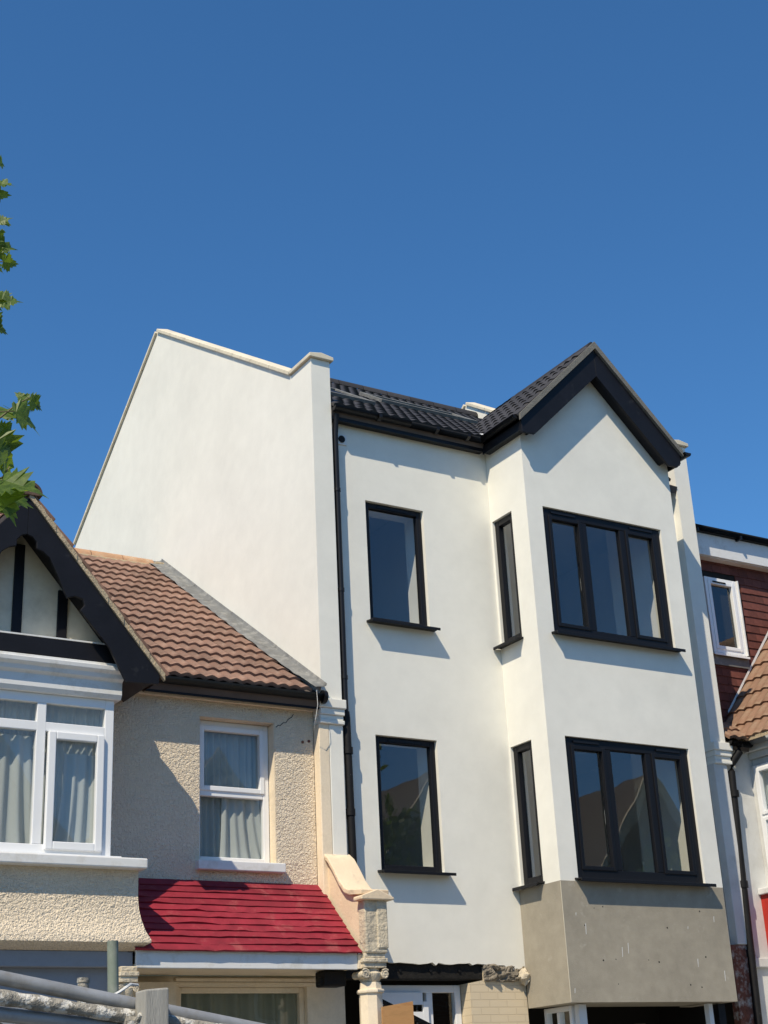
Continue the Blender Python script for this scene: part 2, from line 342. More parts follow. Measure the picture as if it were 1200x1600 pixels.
# ================================================================== SETTING
g = struct('ground', MB().add([(-900,-900,-.02),(900,-900,-.02),(900,900,-.02),(-900,900,-.02)], [(0,1,2,3)]), MT['ground'])
struct('road', MB().box(-80, 80, -11.6, -4.6, -.015, 0), MT['asphalt'])
struct('pavement', MB().box(-80, 80, -4.45, -1.6, -.015, .12), MT['paving'])
struct('far_pavement', MB().box(-80, 80, -15.2, -11.75, -.015, .12), MT['paving'])
struct('kerb', MB().box(-80, 80, -4.6, -4.45, -.015, .125), MT['kerb'])
struct('far_kerb', MB().box(-80, 80, -11.75, -11.6, -.015, .125), MT['kerb'])
struct('yellow_line', MB().box(-80, 80, -4.95, -4.87, 0, .004), MT['line'])
struct('forecourt', MB().box(-10, 30, -1.6, 0, -.015, .13), MT['paving'])

# ================================================================== WHITE HOUSE
PT = math.atan(.661); CS, SN = math.cos(PT), math.sin(PT)
H = thing('white_house', 'newly rendered white three storey terraced house with black windows and dark roof', 'house', (10.2, 0, 0))
FY = face_y(0)
# front wall with its torn lower edge
lower = []
rnd = random.Random(3); x = 9.83
while x > 7.6:
    lower.append((x, 3.055+rnd.uniform(-.018, .018)-.05*max(0, (x-9.3)/.5))); x -= rnd.uniform(.03, .09)
outer = [(7.6, 9.2), (7.6, 3.07)] + lower[::-1] + [(9.83, 3.0), (12.85, 3.0), (12.85, 9.2)]
holes = [rect(8.07, 8.86, 6.72, 8.18), rect(8.065, 8.855, 3.99, 5.43), rect(10.0, 12.0, 6.4, 8.6), rect(10.0, 12.0, 3.3, 5.8)]
part('front_wall', MB().poly(outer, holes, -.42, 0), MT['white'], H, FY)
# bay
BX0, BX1, BY = 9.83, 12.14, -.73
APX, APZ, EZ = 10.965, 10.45, 9.28
bayp = [(BX0, 3.84), (BX1, 3.84), (BX1, 9.17), (APX, 10.30), (BX0, 9.17)]
part('bay_wall', MB().poly(bayp, [rect(10.065, 11.89, 6.62, 8.178), rect(10.07, 11.885, 3.875, 5.42)], -.27, 0), MT['white'], H, face_y(BY))
part('bay_side_wall', MB().poly(rect(.001, .46, 3.84, 9.2), [rect(.035, .43, 6.62, 8.19), rect(.035, .43, 3.875, 5.425)], -.2, 0), MT['white'], H, face_x(BX0))
part('bay_side_wall', MB().box(BX1-.2, BX1, -.46, -.001, 3.84, 9.2), MT['white'], H)
sk = MB()
sk.box(9.815, 12.125, -.742, -.55, 2.61, 3.838); sk.box(9.815, 10.0, -.55, -.001, 2.61, 3.838); sk.box(11.94, 12.125, -.55, -.001, 2.61, 3.838); sk.box(10.0, 11.94, -.55, -.02, 2.62, 2.66)
skirt = part('bay_skirt', sk, MT['skirt'], H)
part('corner_bead', MB().box(9.813, 9.818, -.744, -.739, 2.615, 3.83), MT['coping'], skirt)
rq = random.Random(5)
for k in range(14):
    a, b = rq.uniform(9.95, 12.0), rq.choice((2.75, 3.05, 3.35, 3.6))+rq.uniform(-.05, .05)
    part('screw_hole', MB().tube([(a, -.735, b), (a, -.7435, b)], rq.uniform(.005, .010), 7), MT['sooty'], skirt)
for k in range(9):
    a, b = rq.uniform(9.85, 12.08), rq.uniform(2.66, 3.5); h = rq.uniform(.03, .14)
    part('plaster_scratch', MB().add([(a, -.7432, b), (a+.006, -.7432, b+.004), (a+.012, -.7432, b+h), (a+.003, -.7432, b+h*.9)], [(0, 1, 2, 3)]), MT['wpaint'], skirt)
# windows
for v0, v1 in ((6.72, 8.18), (3.99, 5.43)):
    wn = window(H, FY, 8.075, 8.852, v0+.003, v1-.003, -.045, MT['upvc_b'], GL, fw=.065, sill=(.09+.045, .03, .06))
    part('trickle_vent', MB().box(8.25, 8.66, v1-.05, v1-.03, -.046, -.036), MT['gutter'], wn, FY)
for v0, v1 in ((6.62, 8.178), (3.875, 5.42)):
    Mb = face_y(BY)
    wn = window(H, Mb, 10.07, 11.882, v0+.003, v1-.003, -.03, MT['upvc_b'], GL, mull=(10.68, 11.285), fw=.10, sash=.045, sill=(.09+.03, .035, .05), cells_skip=((1, 0),))
    part('trickle_vent', MB().box(10.2, 10.56, v1-.06, v1-.035, -.028, -.018), MT['gutter'], wn, Mb)
    part('trickle_vent', MB().box(11.4, 11.76, v1-.06, v1-.035, -.028, -.018), MT['gutter'], wn, Mb)
    part('handle', MB().box(10.63, 10.655, v0+.62, v0+.78, -.13, -.105), MT['upvc_w'], wn, Mb, bev=.004)
    wn = window(H, face_x(BX0), .04, .426, v0+.003, v1-.003+.008, -.03, MT['upvc_b'], GL, fw=.075, sill=(.085+.03, .035, .03))
# rooms behind the windows
rm = MB(); 
for z0, z1 in ((3.12, 5.85), (6.0, 8.75)):
    rm.box(7.62, 12.84, 4.2, 4.3, z0, z1); rm.box(7.60, 7.66, .425, 4.2, z0, z1); rm.box(12.79, 12.85, .425, 4.2, z0, z1)
    rm.box(9.42, 9.52, .425, 4.2, z0, z1)
    rm.box(7.66, 12.79, .285, 4.2, z1, z1+.08); rm.box(10.0, 11.94, -.53, .285, z1-.02, z1+.08)
part('room_walls', rm, MT['plaster'], H)
fl = MB()
for z0 in (3.1, 5.96): fl.box(7.66, 12.79, .285, 4.2, z0-.03, z0+.02); fl.box(10.0, 11.94, -.53, .285, z0-.03, z0+.02)
part('room_floor', fl, MT['floor'], H)
for z0 in (3.12, 5.98):
    dr = part('room_door', MB().box(11.2, 12.0, 4.15, 4.19, z0, z0+2.0), MT['wpaint'], H)
    part('door_frame', MB().box(11.13, 11.19, 4.13, 4.19, z0, z0+2.06).box(12.01, 12.07, 4.13, 4.19, z0, z0+2.06).box(11.19, 12.01, 4.13, 4.19, z0+2.01, z0+2.07), MT['black'], dr)
# party walls with piers, corbels and copings
def party(x0, x1, low):
    prof = [(-.12, low), (-.12, 9.80), (.37, 9.80), (4.47, 12.48), (7.75, 10.27), (7.75, low)]
    Px = Matrix(((0,0,1,0),(1,0,0,0),(0,1,0,0),(0,0,0,1)))
    wl = part('party_wall', MB().poly(prof, [], x0, x1), MT['white'], H, Px)
    ov = .035
    def stone(y0, z0, y1, z1, t=.075):
        d = Vector((y1-y0, z1-z0)).normalized(); nn = Vector((-d.y, d.x))
        if nn.y < 0: nn = -nn
        a = Vector((y0, z0))+d*.003; b = Vector((y1, z1))-d*.003; xc = (x0+x1)/2
        m = MB(); vs = []
        for e in (a, b):
            for xx, hh in ((x0-ov, 0), (x0-ov, t*.62), (xc, t), (x1+ov, t*.62), (x1+ov, 0)):
                q = e+nn*hh; vs.append((xx, q.x, q.y))
        m.add(vs, [(0,1,6,5),(1,2,7,6),(2,3,8,7),(3,4,9,8),(4,0,5,9),(4,3,2,1,0),(5,6,7,8,9)])
        part('coping_stone', m, MT['coping'], wl, bev=.006).location = (0, 0, 0)
    stone(-.165, 9.805, .36, 9.805)
    n = 8
    for i in range(n):
        a, b = i/n, (i+1)/n; stone(.38+4.09*a, 9.806+2.674*a, .38+4.09*b, 9.806+2.674*b)
    for i in range(6):
        a, b = i/6, (i+1)/6; stone(4.49+3.26*a, 12.475-2.2*a, 4.49+3.26*b, 12.475-2.2*b)
    return wl
pl = party(7.346, 7.593, 5.72); pr = party(12.85, 13.10, 5.72)
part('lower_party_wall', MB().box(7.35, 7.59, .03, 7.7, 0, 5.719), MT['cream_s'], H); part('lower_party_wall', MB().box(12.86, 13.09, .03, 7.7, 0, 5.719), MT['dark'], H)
for px0, px1, wl in ((7.30, 7.593, pl), (12.85, 13.13, pr)):
    c = MB(); c.box(px0-.005, px1+.02, -.185, .02, 5.62, 5.72); c.box(px0+.01, px1+.008, -.165, .02, 5.55, 5.62); c.box(px0+.015, px1, -.145, .02, 5.50, 5.55); c.box(px0+.005, px1+.01, -.155, .02, 5.455, 5.50)
    part('corbel', c, MT['white'], wl, bev=.008)
part('pilaster', MB().box(7.425, 7.593, -.125, .0, 3.4, 5.455), MT['white'], H, bev=.008)
part('pilaster', MB().box(12.85, 13.07, -.125, .0, 3.30, 5.455), MT['wornwhite'], H, bev=.008)
part('brick_pier', MB().box(12.75, 13.0, -.11, .0, .1, 3.295), MT['oldbrick'], H)
# main roof
roofbed = MB().poly([(-.14, 9.17), (4.3, 12.10), (7.7, 9.9), (7.7, 9.8), (4.3, 11.98), (-.10, 9.08)], [], 7.594, 12.849)
Px = Matrix(((0,0,1,0),(1,0,0,0),(0,1,0,0),(0,0,0,1)))
rf = part('roof', roofbed, MT['roofgrey'], H, Px)
upv = Vector((0, CS, SN)); nv = Vector((0, -SN, CS))
td = roman_tile('roof_tile_dark', m=MT['tile_d'])
near, far_ = [], []
for r in range(17):
    for c in range(18):
        xx = 7.60+c*.30-(.0)
        if xx+.3 > 12.86: continue
        org = Vector((xx, -.17, 9.20))+upv*(r*.312)+nv*.012
        # skip where the bay roof covers
        bayz = APZ-abs(xx+.15-APX)*.985
        if org.z+.1 < bayz and r < 6: continue
        (near if r < 6 else far_).append(slope_matrix(org, upv, nv))
lay('roof_tile', td, near, rf)
lay_joined('upper_tiles', td, far_, MT['tile_d'], rf)
rt = MB()
for i in range(12):
    a = 7.62+i*.437
    if a+.42 > 12.85: break
    seg = 8
    vs = [(xx, 4.3+.13*math.cos(t), 12.12+.13*math.sin(t)+.02) for xx in (a, a+.43) for t in [math.pi*k/seg for k in range(seg+1)]]
    me = bpy.data.meshes.new('ridge_tile'); me.from_pydata(vs, [], [(k, k+1, seg+2+k, seg+1+k) for k in range(seg)])
    link('ridge_tile', me, MT['tile_d'], rf, sm=60)
# roof lights lying on the front slope
def on_roof(xx, s, h): return Vector((xx, -.17, 9.20))+upv*s+nv*h
for xa, xb, sa, sb in ((8.05, 8.85, 1.35, 2.5), (9.6, 11.2, 2.6, 3.3)):
    R4 = slope_matrix(Vector((0, -.17, 9.20)), upv, nv)
    f = MB(); k = .07; h0, h1 = .03, .10
    f.box(xa, xb, sa, sa+k, h0, h1); f.box(xa, xb, sb-k, sb, h0, h1); f.box(xa, xa+k, sa+k, sb-k, h0, h1-.002); f.box(xb-k, xb, sa+k, sb-k, h0, h1-.002)
    o = part('roof_light', f, MT['lead'], H, R4, bev=.005)
    part('pane', MB().box(xa+k, xb-k, sa+k, sb-k, .06, .075), MT['upvc_b'], o, R4)
# eaves
part('soffit', MB().box(7.594, 9.74, -.10, -.001, 9.085, 9.10), MT['gutter'], H)
part('fascia', MB().box(7.594, 9.735, -.115, -.10, 9.07, 9.235), MT['gutter'], H)
def half_round(p0, p1, r, wall=.006, seg=10, down=True):
    """open gutter trough from p0 to p1 (rim height at p.z)"""
    p0, p1 = Vector(p0), Vector(p1); d = (p1-p0).normalized(); side = d.cross(Vector((0, 0, 1))).normalized()
    mb = MB(); vs = []; 
    for p in (p0, p1):
        for rr_ in (r, r-wall):
            for k in range(seg+1):
                t = math.pi*k/seg; vs.append(p+side*rr_*math.cos(t)-Vector((0, 0, 1))*rr_*math.sin(t))
    n = seg+1; fs = []
    for k in range(seg): fs += [(k, k+1, 2*n+k+1, 2*n+k), (n+k+1, n+k, 3*n+k, 3*n+k+1)]
    fs += [(0, n, 3*n, 2*n), (n-1, 3*n-1, 4*n-1, 2*n-1)]
    for o in (0, 2*n):
        for k in range(seg): fs.append((o+k, o+k+1, o+n+k+1, o+n+k))
    # stop ends
    fs += [tuple(range(n)), tuple(range(2*n, 3*n))]
    mb.add(vs, fs); return mb
gt = part('gutter', half_round((7.60, -.172, 9.205), (9.66, -.172, 9.205), .055), MT['gutter'], H, sm=50)
for xx in (8.2, 9.0, 9.45): part('gutter_bracket', MB().poly([(-.232, 9.21), (-.232, 9.17), (-.172, 9.143), (-.115, 9.16), (-.115, 9.21)], [], xx-.02, xx+.02), MT['gutter'], gt, Px)
# bay roof
BYF = -.93
def zr(xx): return APZ-abs(xx-APX)*.985
lx, rx = 9.72, 12.20
shell = MB()
for sgn, ex in ((-1, lx), (1, rx)):
    pts = [(ex, zr(ex)), (APX, APZ), (APX, APZ-.10), (ex, zr(ex)-.10)]
    shell.poly(pts, [], -1.5, -BYF-.015) if False else None
brf = part('bay_roof', MB().poly([(lx, zr(lx)-.02), (APX, APZ-.02), (rx, zr(rx)-.02), (rx, zr(rx)-.075), (APX, APZ-.10), (lx, zr(lx)-.075)], [], -1.6, .915), MT['roofgrey'], H, FY)
g_a = math.atan(.985); upl = Vector((math.cos(g_a), 0, math.sin(g_a))); nl = Vector((-math.sin(g_a), 0, math.cos(g_a)))
upr = Vector((-math.cos(g_a), 0, math.sin(g_a))); nr = Vector((math.sin(g_a), 0, math.cos(g_a)))
tb = roman_tile('bay_tile_dark', w=.30, L=.37, h=.022, t=.02, m=MT['tile_d'])
Ls, Rs = [], []
for r in range(6):
    for c in range(8):
        org = Vector((lx-.04, 1.48-c*.30, zr(lx)-.04))+upl*(r*.295)+nl*.02
        if org.y < -.65: continue
        mainz = 9.20+(org.y-.3+.17)*.661
        if mainz > org.z+.15: continue
        Ls.append(slope_matrix(org, upl, nl))
        org = Vector((rx+.04, org.y-.30, zr(rx)-.04))+upr*(r*.295)+nr*.02
        Rs.append(slope_matrix(org, upr, nr))
lay('roof_tile', tb, Ls, brf); lay('roof_tile', tb, Rs, brf)
part('ridge_tile', MB().tube([(APX, BYF+.02, APZ-.03), (APX, .75, APZ-.03)], .085, 12), MT['tile_d'], brf, sm=50)
# verge strips and barge boards
vg = MB(); vg.poly([(lx-.03, zr(lx-.03)-.05), (APX, APZ-.05), (rx+.03, zr(rx+.03)-.05), (rx+.03, zr(rx+.03)+.03), (APX, APZ+.045), (lx-.03, zr(lx-.03)+.03)], [], .919, .955)
part('verge', vg, MT['greyverge'], H, FY)
part('bargeboard', MB().poly([(lx, 9.0), (9.915, 9.01), (APX-.001, 10.02), (APX-.001, APZ-.06), (lx, zr(lx)-.06)], [], .88, .918), MT['black'], H, FY, bev=.004)
part('bargeboard', MB().poly([(rx-.06, 9.0), (rx, 9.06), (rx, zr(rx)-.06), (APX+.001, APZ-.06), (APX+.001, 10.02), (11.99, 9.0)], [], .88, .918), MT['black'], H, FY, bev=.004)
part('bay_soffit', MB().poly([(9.735, 9.055), (9.829, 9.055), (9.829, 9.07), (9.735, 9.07)], [], .10, .88), MT['gutter'], H, FY)
part('bay_soffit', MB().poly([(9.90, 9.07), (9.93, 9.07), (APX, 10.09), (11.98, 9.07), (12.01, 9.07), (APX, 10.13)], [], .732, .88), MT['black'], H, FY)
part('bay_fascia', MB().box(9.72, 9.735, -.88, -.10, 9.04, 9.235), MT['gutter'], H)
part('bay_fascia', MB().box(12.205, 12.22, -.88, -.02, 9.055, 9.235), MT['gutter'], H)
part('bay_gutter', half_round((9.664, -.90, 9.21), (9.664, -.15, 9.21), .052), MT['gutter'], H, sm=50)
part('bay_gutter', half_round((12.275, -.99, 9.20), (12.275, -.02, 9.20), .055), MT['gutter'], H, sm=50)
part('valley_flashing', MB().add([(9.64, -.19, 9.255), (9.74, -.22, 9.265), (9.80, -.06, 9.36), (9.68, -.03, 9.345)], [(0,1,2,3)]), MT['wpaint'], H)
# downpipe, vent
dp = MB(); dp.tube([(7.66, -.13, 9.14), (7.66, -.10, 9.05), (7.66, -.075, 8.9), (7.66, -.075, 5.62)], .034, 12)
d_ = part('downpipe', dp, MT['gutter'], H, sm=50)
dp2 = MB(); dp2.tube([(7.66, -.075, 5.619), (7.665, -.08, 5.55), (7.672, -.085, 4.4), (7.678, -.085, 3.75)], .043, 12)
for z in (5.2, 4.55, 3.95): dp2.tube([(7.668, -.083, z-.035), (7.668, -.083, z+.035)], .054, 12); dp2.box(7.60, 7.735, -.035, -.003, z-.02, z+.02)
part('old_downpipe', dp2, MT['pipe'], H, sm=50)
for z in (8.2, 7.0, 6.0): part('pipe_clip', MB().tube([(7.66, -.075, z-.02), (7.66, -.075, z+.02)], .041, 12), MT['gutter'], d_, sm=50)
vn = part('wall_vent', MB().box(7.715, 7.845, -.02, -.001, 8.82, 8.95), MT['wpaint'], H, bev=.006)
part('vent_louvre', MB().tube([(7.775, -.019, 8.885), (7.775, -.032, 8.885)], .043, 16), MT['pipe'], vn, sm=50)
# exposed ground floor
part('lintel', MB().box(7.60, 9.28, .04, .2, 2.905, 3.12), MT['sooty'], H, bev=.01)
for xx in (8.25, 8.62, 8.98): part('bolt_head', MB().tube([(xx, .04, 2.99), (xx, .025, 2.99)], .014, 8), MT['pipe'], H)
rg = MB(); n1, n2 = 26, 12; vs = []
for j in range(n2+1):
    for i in range(n1+1):
        a, b = i/n1, j/n2; xx = 9.27+.56*a; zz = 2.885+.19*b-.05*a*b
        e = min(a, 1-a, b, 1-b)
        vs.append((xx+.012*noise.noise((i*.9, j*.9, 3)), .02-.055*max(0, noise.noise((xx*16, zz*16, 1))+.55)*min(1, e*6+.25)-.02*noise.noise((xx*45, zz*45, 5)), zz+.03*noise.noise((xx*9, zz*9, 9))))
rg.add(vs, [(j*(n1+1)+i, j*(n1+1)+i+1, (j+1)*(n1+1)+i+1, (j+1)*(n1+1)+i) for j in range(n2) for i in range(n1)])
part('torn_render', rg, MT['rough'], H)
pl_ = MB().lathe(9.765, -.035, [(.008, 2.83)]+[(.07*math.sin(math.pi*(k+.5)/9), 2.84+.2*k/9) for k in range(9)]+[(.008, 3.04)], 14)
pl_.v = [tuple(Vector(v)+Vector((1, 1, .6))*.03*noise.noise(Vector(v)*22)+Vector((0, -.02, 0))*noise.noise(Vector(v)*60)) for v in pl_.v]
part('plaster_lump', pl_, MT['oldstone'], H, sm=30)
part('ground_wall', MB().poly([(9.10, 0), (9.83, 0), (9.83, 3.03), (9.28, 3.03), (9.28, 2.90), (9.10, 2.87)], [], -.3, -.03), MT['cbrick'], H, FY)
wn = window(H, FY, 7.95, 9.09, .9, 2.865, -.20, MT['upvc_w'], GLO, mull=(8.70,), fw=.075, name='old_window')
part('sash', MB().box(8.03, 8.66, 2.52, 2.60, -.20, -.17).box(8.60, 8.66, .98, 2.70, -.20, -.168).box(8.03, 8.60, 2.67, 2.79, -.20, -.175), MT['upvc_w'], wn, FY)
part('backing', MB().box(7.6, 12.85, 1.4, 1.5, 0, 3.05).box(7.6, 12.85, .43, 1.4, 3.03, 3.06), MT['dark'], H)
gb = window(H, face_x(9.99), .02, .50, .9, 2.6, -.01, MT['upvc_w'], GLO, mull=(.26,), trans=(2.2,), fw=.05, name='ground_bay_window')
part('opening_frame', MB().box(10.0, 10.10, -.62, -.55, .2, 2.6), MT['wpaint'], H)
part('opening_frame', MB().box(11.80, 11.86, -.62, -.55, .2, 2.6), MT['wpaint'], H)
part('inner_board', MB().box(11.45, 11.58, .2, .25, 1.0, 2.45), MT['oldstone'], H)
part('post', MB().box(11.96, 12.06, -.60, -.45, 0, 2.6), MT['black'], H)
# ---------------------------------------------------------------- CREAM HOUSE
Hc = thing('cream_house', 'cream roughcast terraced house with half timbered gable and brown tiled roof', 'house', (4.5, 0, 0))
part('front_wall', MB().poly(rect(-1.5, 7.30, 3.0, 5.66), [rect(6.0, 6.845, 4.0, 5.44), rect(3.0, 4.75, 3.3, 5.5)], -.28, 0), MT['cream'], Hc, FY)
part('reveal_lining', MB().box(6.836, 6.844, .004, .128, 4.0, 5.43), MT['cream_s'], Hc)
part('wall_band', MB().box(5.0, 7.30, -.035, -.001, 5.60, 5.68), MT['cream_s'], Hc, bev=.01)
part('party_pilaster', MB().box(7.302, 7.423, -.125, .0, 3.4, 5.455), MT['cream_s'], Hc, bev=.008)
wn = window(Hc, FY, 6.002, 6.834, 4.002, 5.438, -.13, MT['upvc_w'], GLO, trans=(4.70,), fw=.065, depth=.07, sash=.05, cells_skip=((0, 0),))
part('sill', MB().box(5.955, 6.905, -.085, .12, 3.905, 3.998), MT['wpaint'], Hc, bev=.01)
curtain(Hc, FY, 6.01, 6.84, 4.0, 5.44, -.25, NET, .035, .075, 0, seed=2)
curtain(Hc, FY, 6.34, 6.80, 4.0, 4.70, -.21, CURT, .035, .10, 1, seed=5)
part('room_walls', MB().box(-1.4, 7.29, 3.6, 3.7, 3.1, 5.6).box(-1.4, 7.29, .3, 3.6, 5.58, 5.64).box(-1.4, 7.29, .3, 3.6, 3.05, 3.1).box(7.25, 7.30, .285, 3.6, 3.1, 5.58).box(5.2, 5.3, .285, 3.6, 3.1, 5.58), MT['plaster'], Hc)
cpts = [(6.862, 5.40), (6.89, 5.425), (6.91, 5.42), (6.945, 5.455), (6.98, 5.46), (7.01, 5.50), (7.05, 5.525), (7.07, 5.56)]
part('wall_crack', MB().tube([(a, .001, b) for a, b in cpts], .0045, 5), MT['dark'], Hc)
for a, b in ((7.17, 5.27), (7.245, 5.285)): part('plugged_hole', MB().tube([(a, .01, b), (a, -.006, b)], .016, 8), MT['oldbrick'], Hc)
part('stray_wire', MB().tube([(7.20, -.285, 5.76), (7.205, -.29, 5.60), (7.19, -.26, 5.45), (7.20, -.2, 5.36)], .003, 5), MT['wpaint'], Hc)
# main roof of the cream house
rb = MB().poly([(-.20, 5.70), (4.29, 8.68), (8.6, 5.8), (8.6, 5.7), (4.29, 8.55), (-.15, 5.62)], [], -1.5, 7.345)
crf = part('roof', rb, MT['roofgrey'], Hc, Px)
tl = roman_tile('roof_tile_brown', w=.27, m=MT['tile_b'])
mats_, rest = [], []
GCX, GZ, GS = 3.84, 7.13, 1.18    # gable centre, apex height, slope
for r in range(17):
    for c in range(-6, 26):
        xx = 7.16-.27*(c+1)
        org = Vector((xx, -.245, 5.735))+upv*(r*.3075)+nv*.012
        if org.z+.1 < GZ-abs(xx+.15-GCX)*GS: continue
        if xx < -1.4 or xx > 7.12: continue
        (mats_ if xx > 4.1 else rest).append(slope_matrix(org, upv, nv))
lay('roof_tile', tl, mats_, crf); lay_joined('far_tiles', tl, rest, MT['tile_b'], crf)
xx = 7.2
while xx > 3.0:
    a, b = xx-.44, xx; seg = 8
    vs = [(q, 4.28+.14*math.cos(t), 8.66+.13*math.sin(t)+random.uniform(-.003, .003)) for q in (a, b) for t in [math.pi*k/seg for k in range(seg+1)]]
    me = bpy.data.meshes.new('ridge_tile'); me.from_pydata(vs, [], [(k, k+1, seg+2+k, seg+1+k) for k in range(seg)])
    link('ridge_tile', me, MT['ridge'], crf, sm=60); xx -= .446
part('ridge_mortar', MB().box(3.0, 7.2, 4.12, 4.2, 8.58, 8.68).box(7.2, 7.34, 4.1, 4.4, 8.60, 8.72), MT['mortar'], crf, bev=.02)
# lead flashing dressed down the white wall and over the tiles, in lapped lengths
for i in range(4):
    s0, s1 = .06+i*1.34, .06+(i+1)*1.34+.05
    if i == 3: s1 = 5.42
    n = 12; vs = []
    for k in range(n+1):
        s = s0+(s1-s0)*k/n; b = Vector((0, -.245, 5.735))+upv*s
        wv = .006*math.sin(s*21)+.004*math.sin(s*47+1)
        for X_, h in ((7.135+.010*math.sin(s*9)+.09*max(0, 1-s/1.3), .05+wv), (7.24, .058+wv), (7.31, .064+wv*.5), (7.340, .08), (7.341, .105)):
            q = b+nv*(h+.003*(i % 2)); vs.append((X_, q.y, q.z))
    me = bpy.data.meshes.new('flashing'); me.from_pydata(vs, [], [(k*5+j, k*5+j+1, k*5+j+6, k*5+j+5) for k in range(n) for j in range(4)])
    o = link('flashing', me, MT['lead'], crf, sm=70); sd = o.modifiers.new('s', 'SOLIDIFY'); sd.thickness = .004
part('fascia', MB().box(4.9, 7.30, -.15, -.125, 5.60, 5.74), MT['black'], Hc)
part('soffit', MB().box(4.9, 7.30, -.125, -.001, 5.685, 5.70), MT['black'], Hc)
part('gutter', half_round((5.0, -.215, 5.735), (7.325, -.215, 5.735), .062), MT['gutter'], Hc, sm=50)
part('gutter_end', MB().tube([(7.30, -.215, 5.715), (7.34, -.215, 5.715)], .072, 12), MT['gutter'], Hc, sm=50)
# bay of the cream house
part('gable_wall', MB().poly([(2.80, 5.55), (4.88, 5.55), (4.88, 5.82), (GCX, 7.0), (2.80, 5.82)], [], -.15, 0), MT['gable'], Hc, face_y(-.57))
for a, b, t in ((3.849, 3.94, 6.75), (4.279, 4.375, 6.35), (3.41, 3.50, 6.45)):
    part('gable_timber', MB().box(a, b, -.598, -.571, 5.80, t), MT['black'], Hc, bev=.004)
part('gable_beam', MB().box(2.72, 4.96, -.80, -.58, 5.625, 5.795), MT['black'], Hc, bev=.006)
part('gable_ledge', MB().box(2.72, 4.92, -.80, -.60, 5.797, 5.812), MT['wpaint'], Hc)
cn = MB(); cn.poly([(.0, 5.30), (.74, 5.30), (.765, 5.34), (.765, 5.455), (.80, 5.48), (.81, 5.52), (.845, 5.545), (.85, 5.585), (.80, 5.60), (.80, 5.624), (.0, 5.624)], [], 2.80, 4.87)
part('cornice', cn, MT['wpaint'], Hc, Matrix(((0,0,1,0),(-1,0,0,0),(0,1,0,0),(0,0,0,1))), bev=.004)
Mc = face_y(-.70)
wn = window(Hc, Mc, 2.90, 4.82, 3.865, 5.30, 0, MT['upvc_w'], GLO, mull=(3.55, 4.135), trans=(5.0,), fw=.085, depth=.07, name='bay_window')
f = MB(); f.box(4.20, 4.27, 3.905, 4.955, -.02, .035); f.box(4.655, 4.725, 3.905, 4.955, -.02, .035); f.box(4.27, 4.655, 3.905, 3.975, -.02, .034); f.box(4.27, 4.655, 4.885, 4.955, -.02, .034)
part('sash', f, MT['upvc_w'], wn, Mc, bev=.008)
part('bay_return', MB().box(4.75, 4.82, -.69, -.001, 3.865, 5.30).box(2.90, 2.97, -.69, -.001, 3.865, 5.30), MT['upvc_w'], Hc)
part('bay_sill', MB().box(2.58, 5.12, -.845, -.02, 3.755, 3.845), MT['wpaint'], Hc, bev=.012)
part('sill_upstand', MB().box(2.85, 4.90, -.76, -.62, 3.845, 3.866), MT['upvc_w'], Hc)
curtain(Hc, Mc, 2.93, 4.79, 3.85, 5.3, -.17, NET, .03, .065, 0, seed=12)
curtain(Hc, Mc, 3.62, 4.10, 3.85, 4.93, -.125, CURT, .04, .12, 1, seed=14)
curtain(Hc, Mc, 4.40, 4.70, 3.85, 4.8, -.125, CURT, .04, .11, 1, seed=17)
# flared roughcast skirt
sk = MB(); rings = [(3.755, 1.235, .73), (3.52, 1.235, .73), (3.42, 1.242, .738), (3.32, 1.26, .757), (3.22, 1.29, .79), (3.145, 1.325, .832), (3.12, 1.325, .832), (3.06, 1.22, .72)]
vs = []
for z, hw, d in rings: vs += [(GCX-hw, -.001, z), (GCX-hw, -d, z), (GCX+hw, -d, z), (GCX+hw, -.001, z)]
fs = [(i*4+k, i*4+k+1, i*4+k+5, i*4+k+4) for i in range(len(rings)-1) for k in range(3)] + [(0, 3, 2, 1), tuple(len(rings)*4-4+k for k in range(4))]
sk.add(vs, fs); part('bay_skirt', sk, MT['cream'], Hc, sm=35)
part('bay_frieze', MB().box(2.64, 5.05, -.70, -.05, 2.925, 3.06), MT['greyshade'], Hc, bev=.008)
part('ground_bay_wall', MB().box(2.7, 4.86, -.60, -.05, .1, 2.924), MT['greyshade'], Hc)
# shaped barge boards
half = [(5.155, 5.43), (4.83, 5.42), (4.662, 5.724), (4.371, 6.049), (4.41, 6.10), (4.395, 6.158), (4.32, 6.178), (4.245, 6.15), (4.219, 6.194), (4.148, 6.351), (4.06, 6.52), (4.0, 6.565), (3.935, 6.587), (3.932, 6.65), (3.89, 6.698), (GCX+.001, 6.715), (GCX+.001, 7.02), (5.155, 5.53)]
# top line follows the roof
half[-2] = (GCX+.001, GZ-.05); half[-1] = (5.165, GZ-.05-(5.165-GCX)*GS+.0)
part('bargeboard', MB().poly(half, [], .92, .955), MT['black'], Hc, FY, bev=.005)
part('bargeboard', MB().poly([(2*GCX-a, b) for a, b in half][::-1], [], .92, .955), MT['black'], Hc, FY, bev=.005)
def zg(x): return GZ-abs(x-GCX)*GS
gr = part('gable_roof', MB().poly([(2.50, zg(2.50)), (GCX, GZ), (5.18, zg(5.18)), (5.18, zg(5.18)-.05), (GCX, GZ-.07), (2.50, zg(2.50)-.05)], [], -2.2, .93), MT['roofgrey'], Hc, FY)
part('gable_soffit', MB().poly([(2.56, 5.60), (GCX, 7.0), (5.12, 5.60), (5.12, 5.57), (5.0, 5.57), (GCX, 6.93), (2.68, 5.57), (2.56, 5.57)], [], .575, .92), MT['black'], Hc, FY)
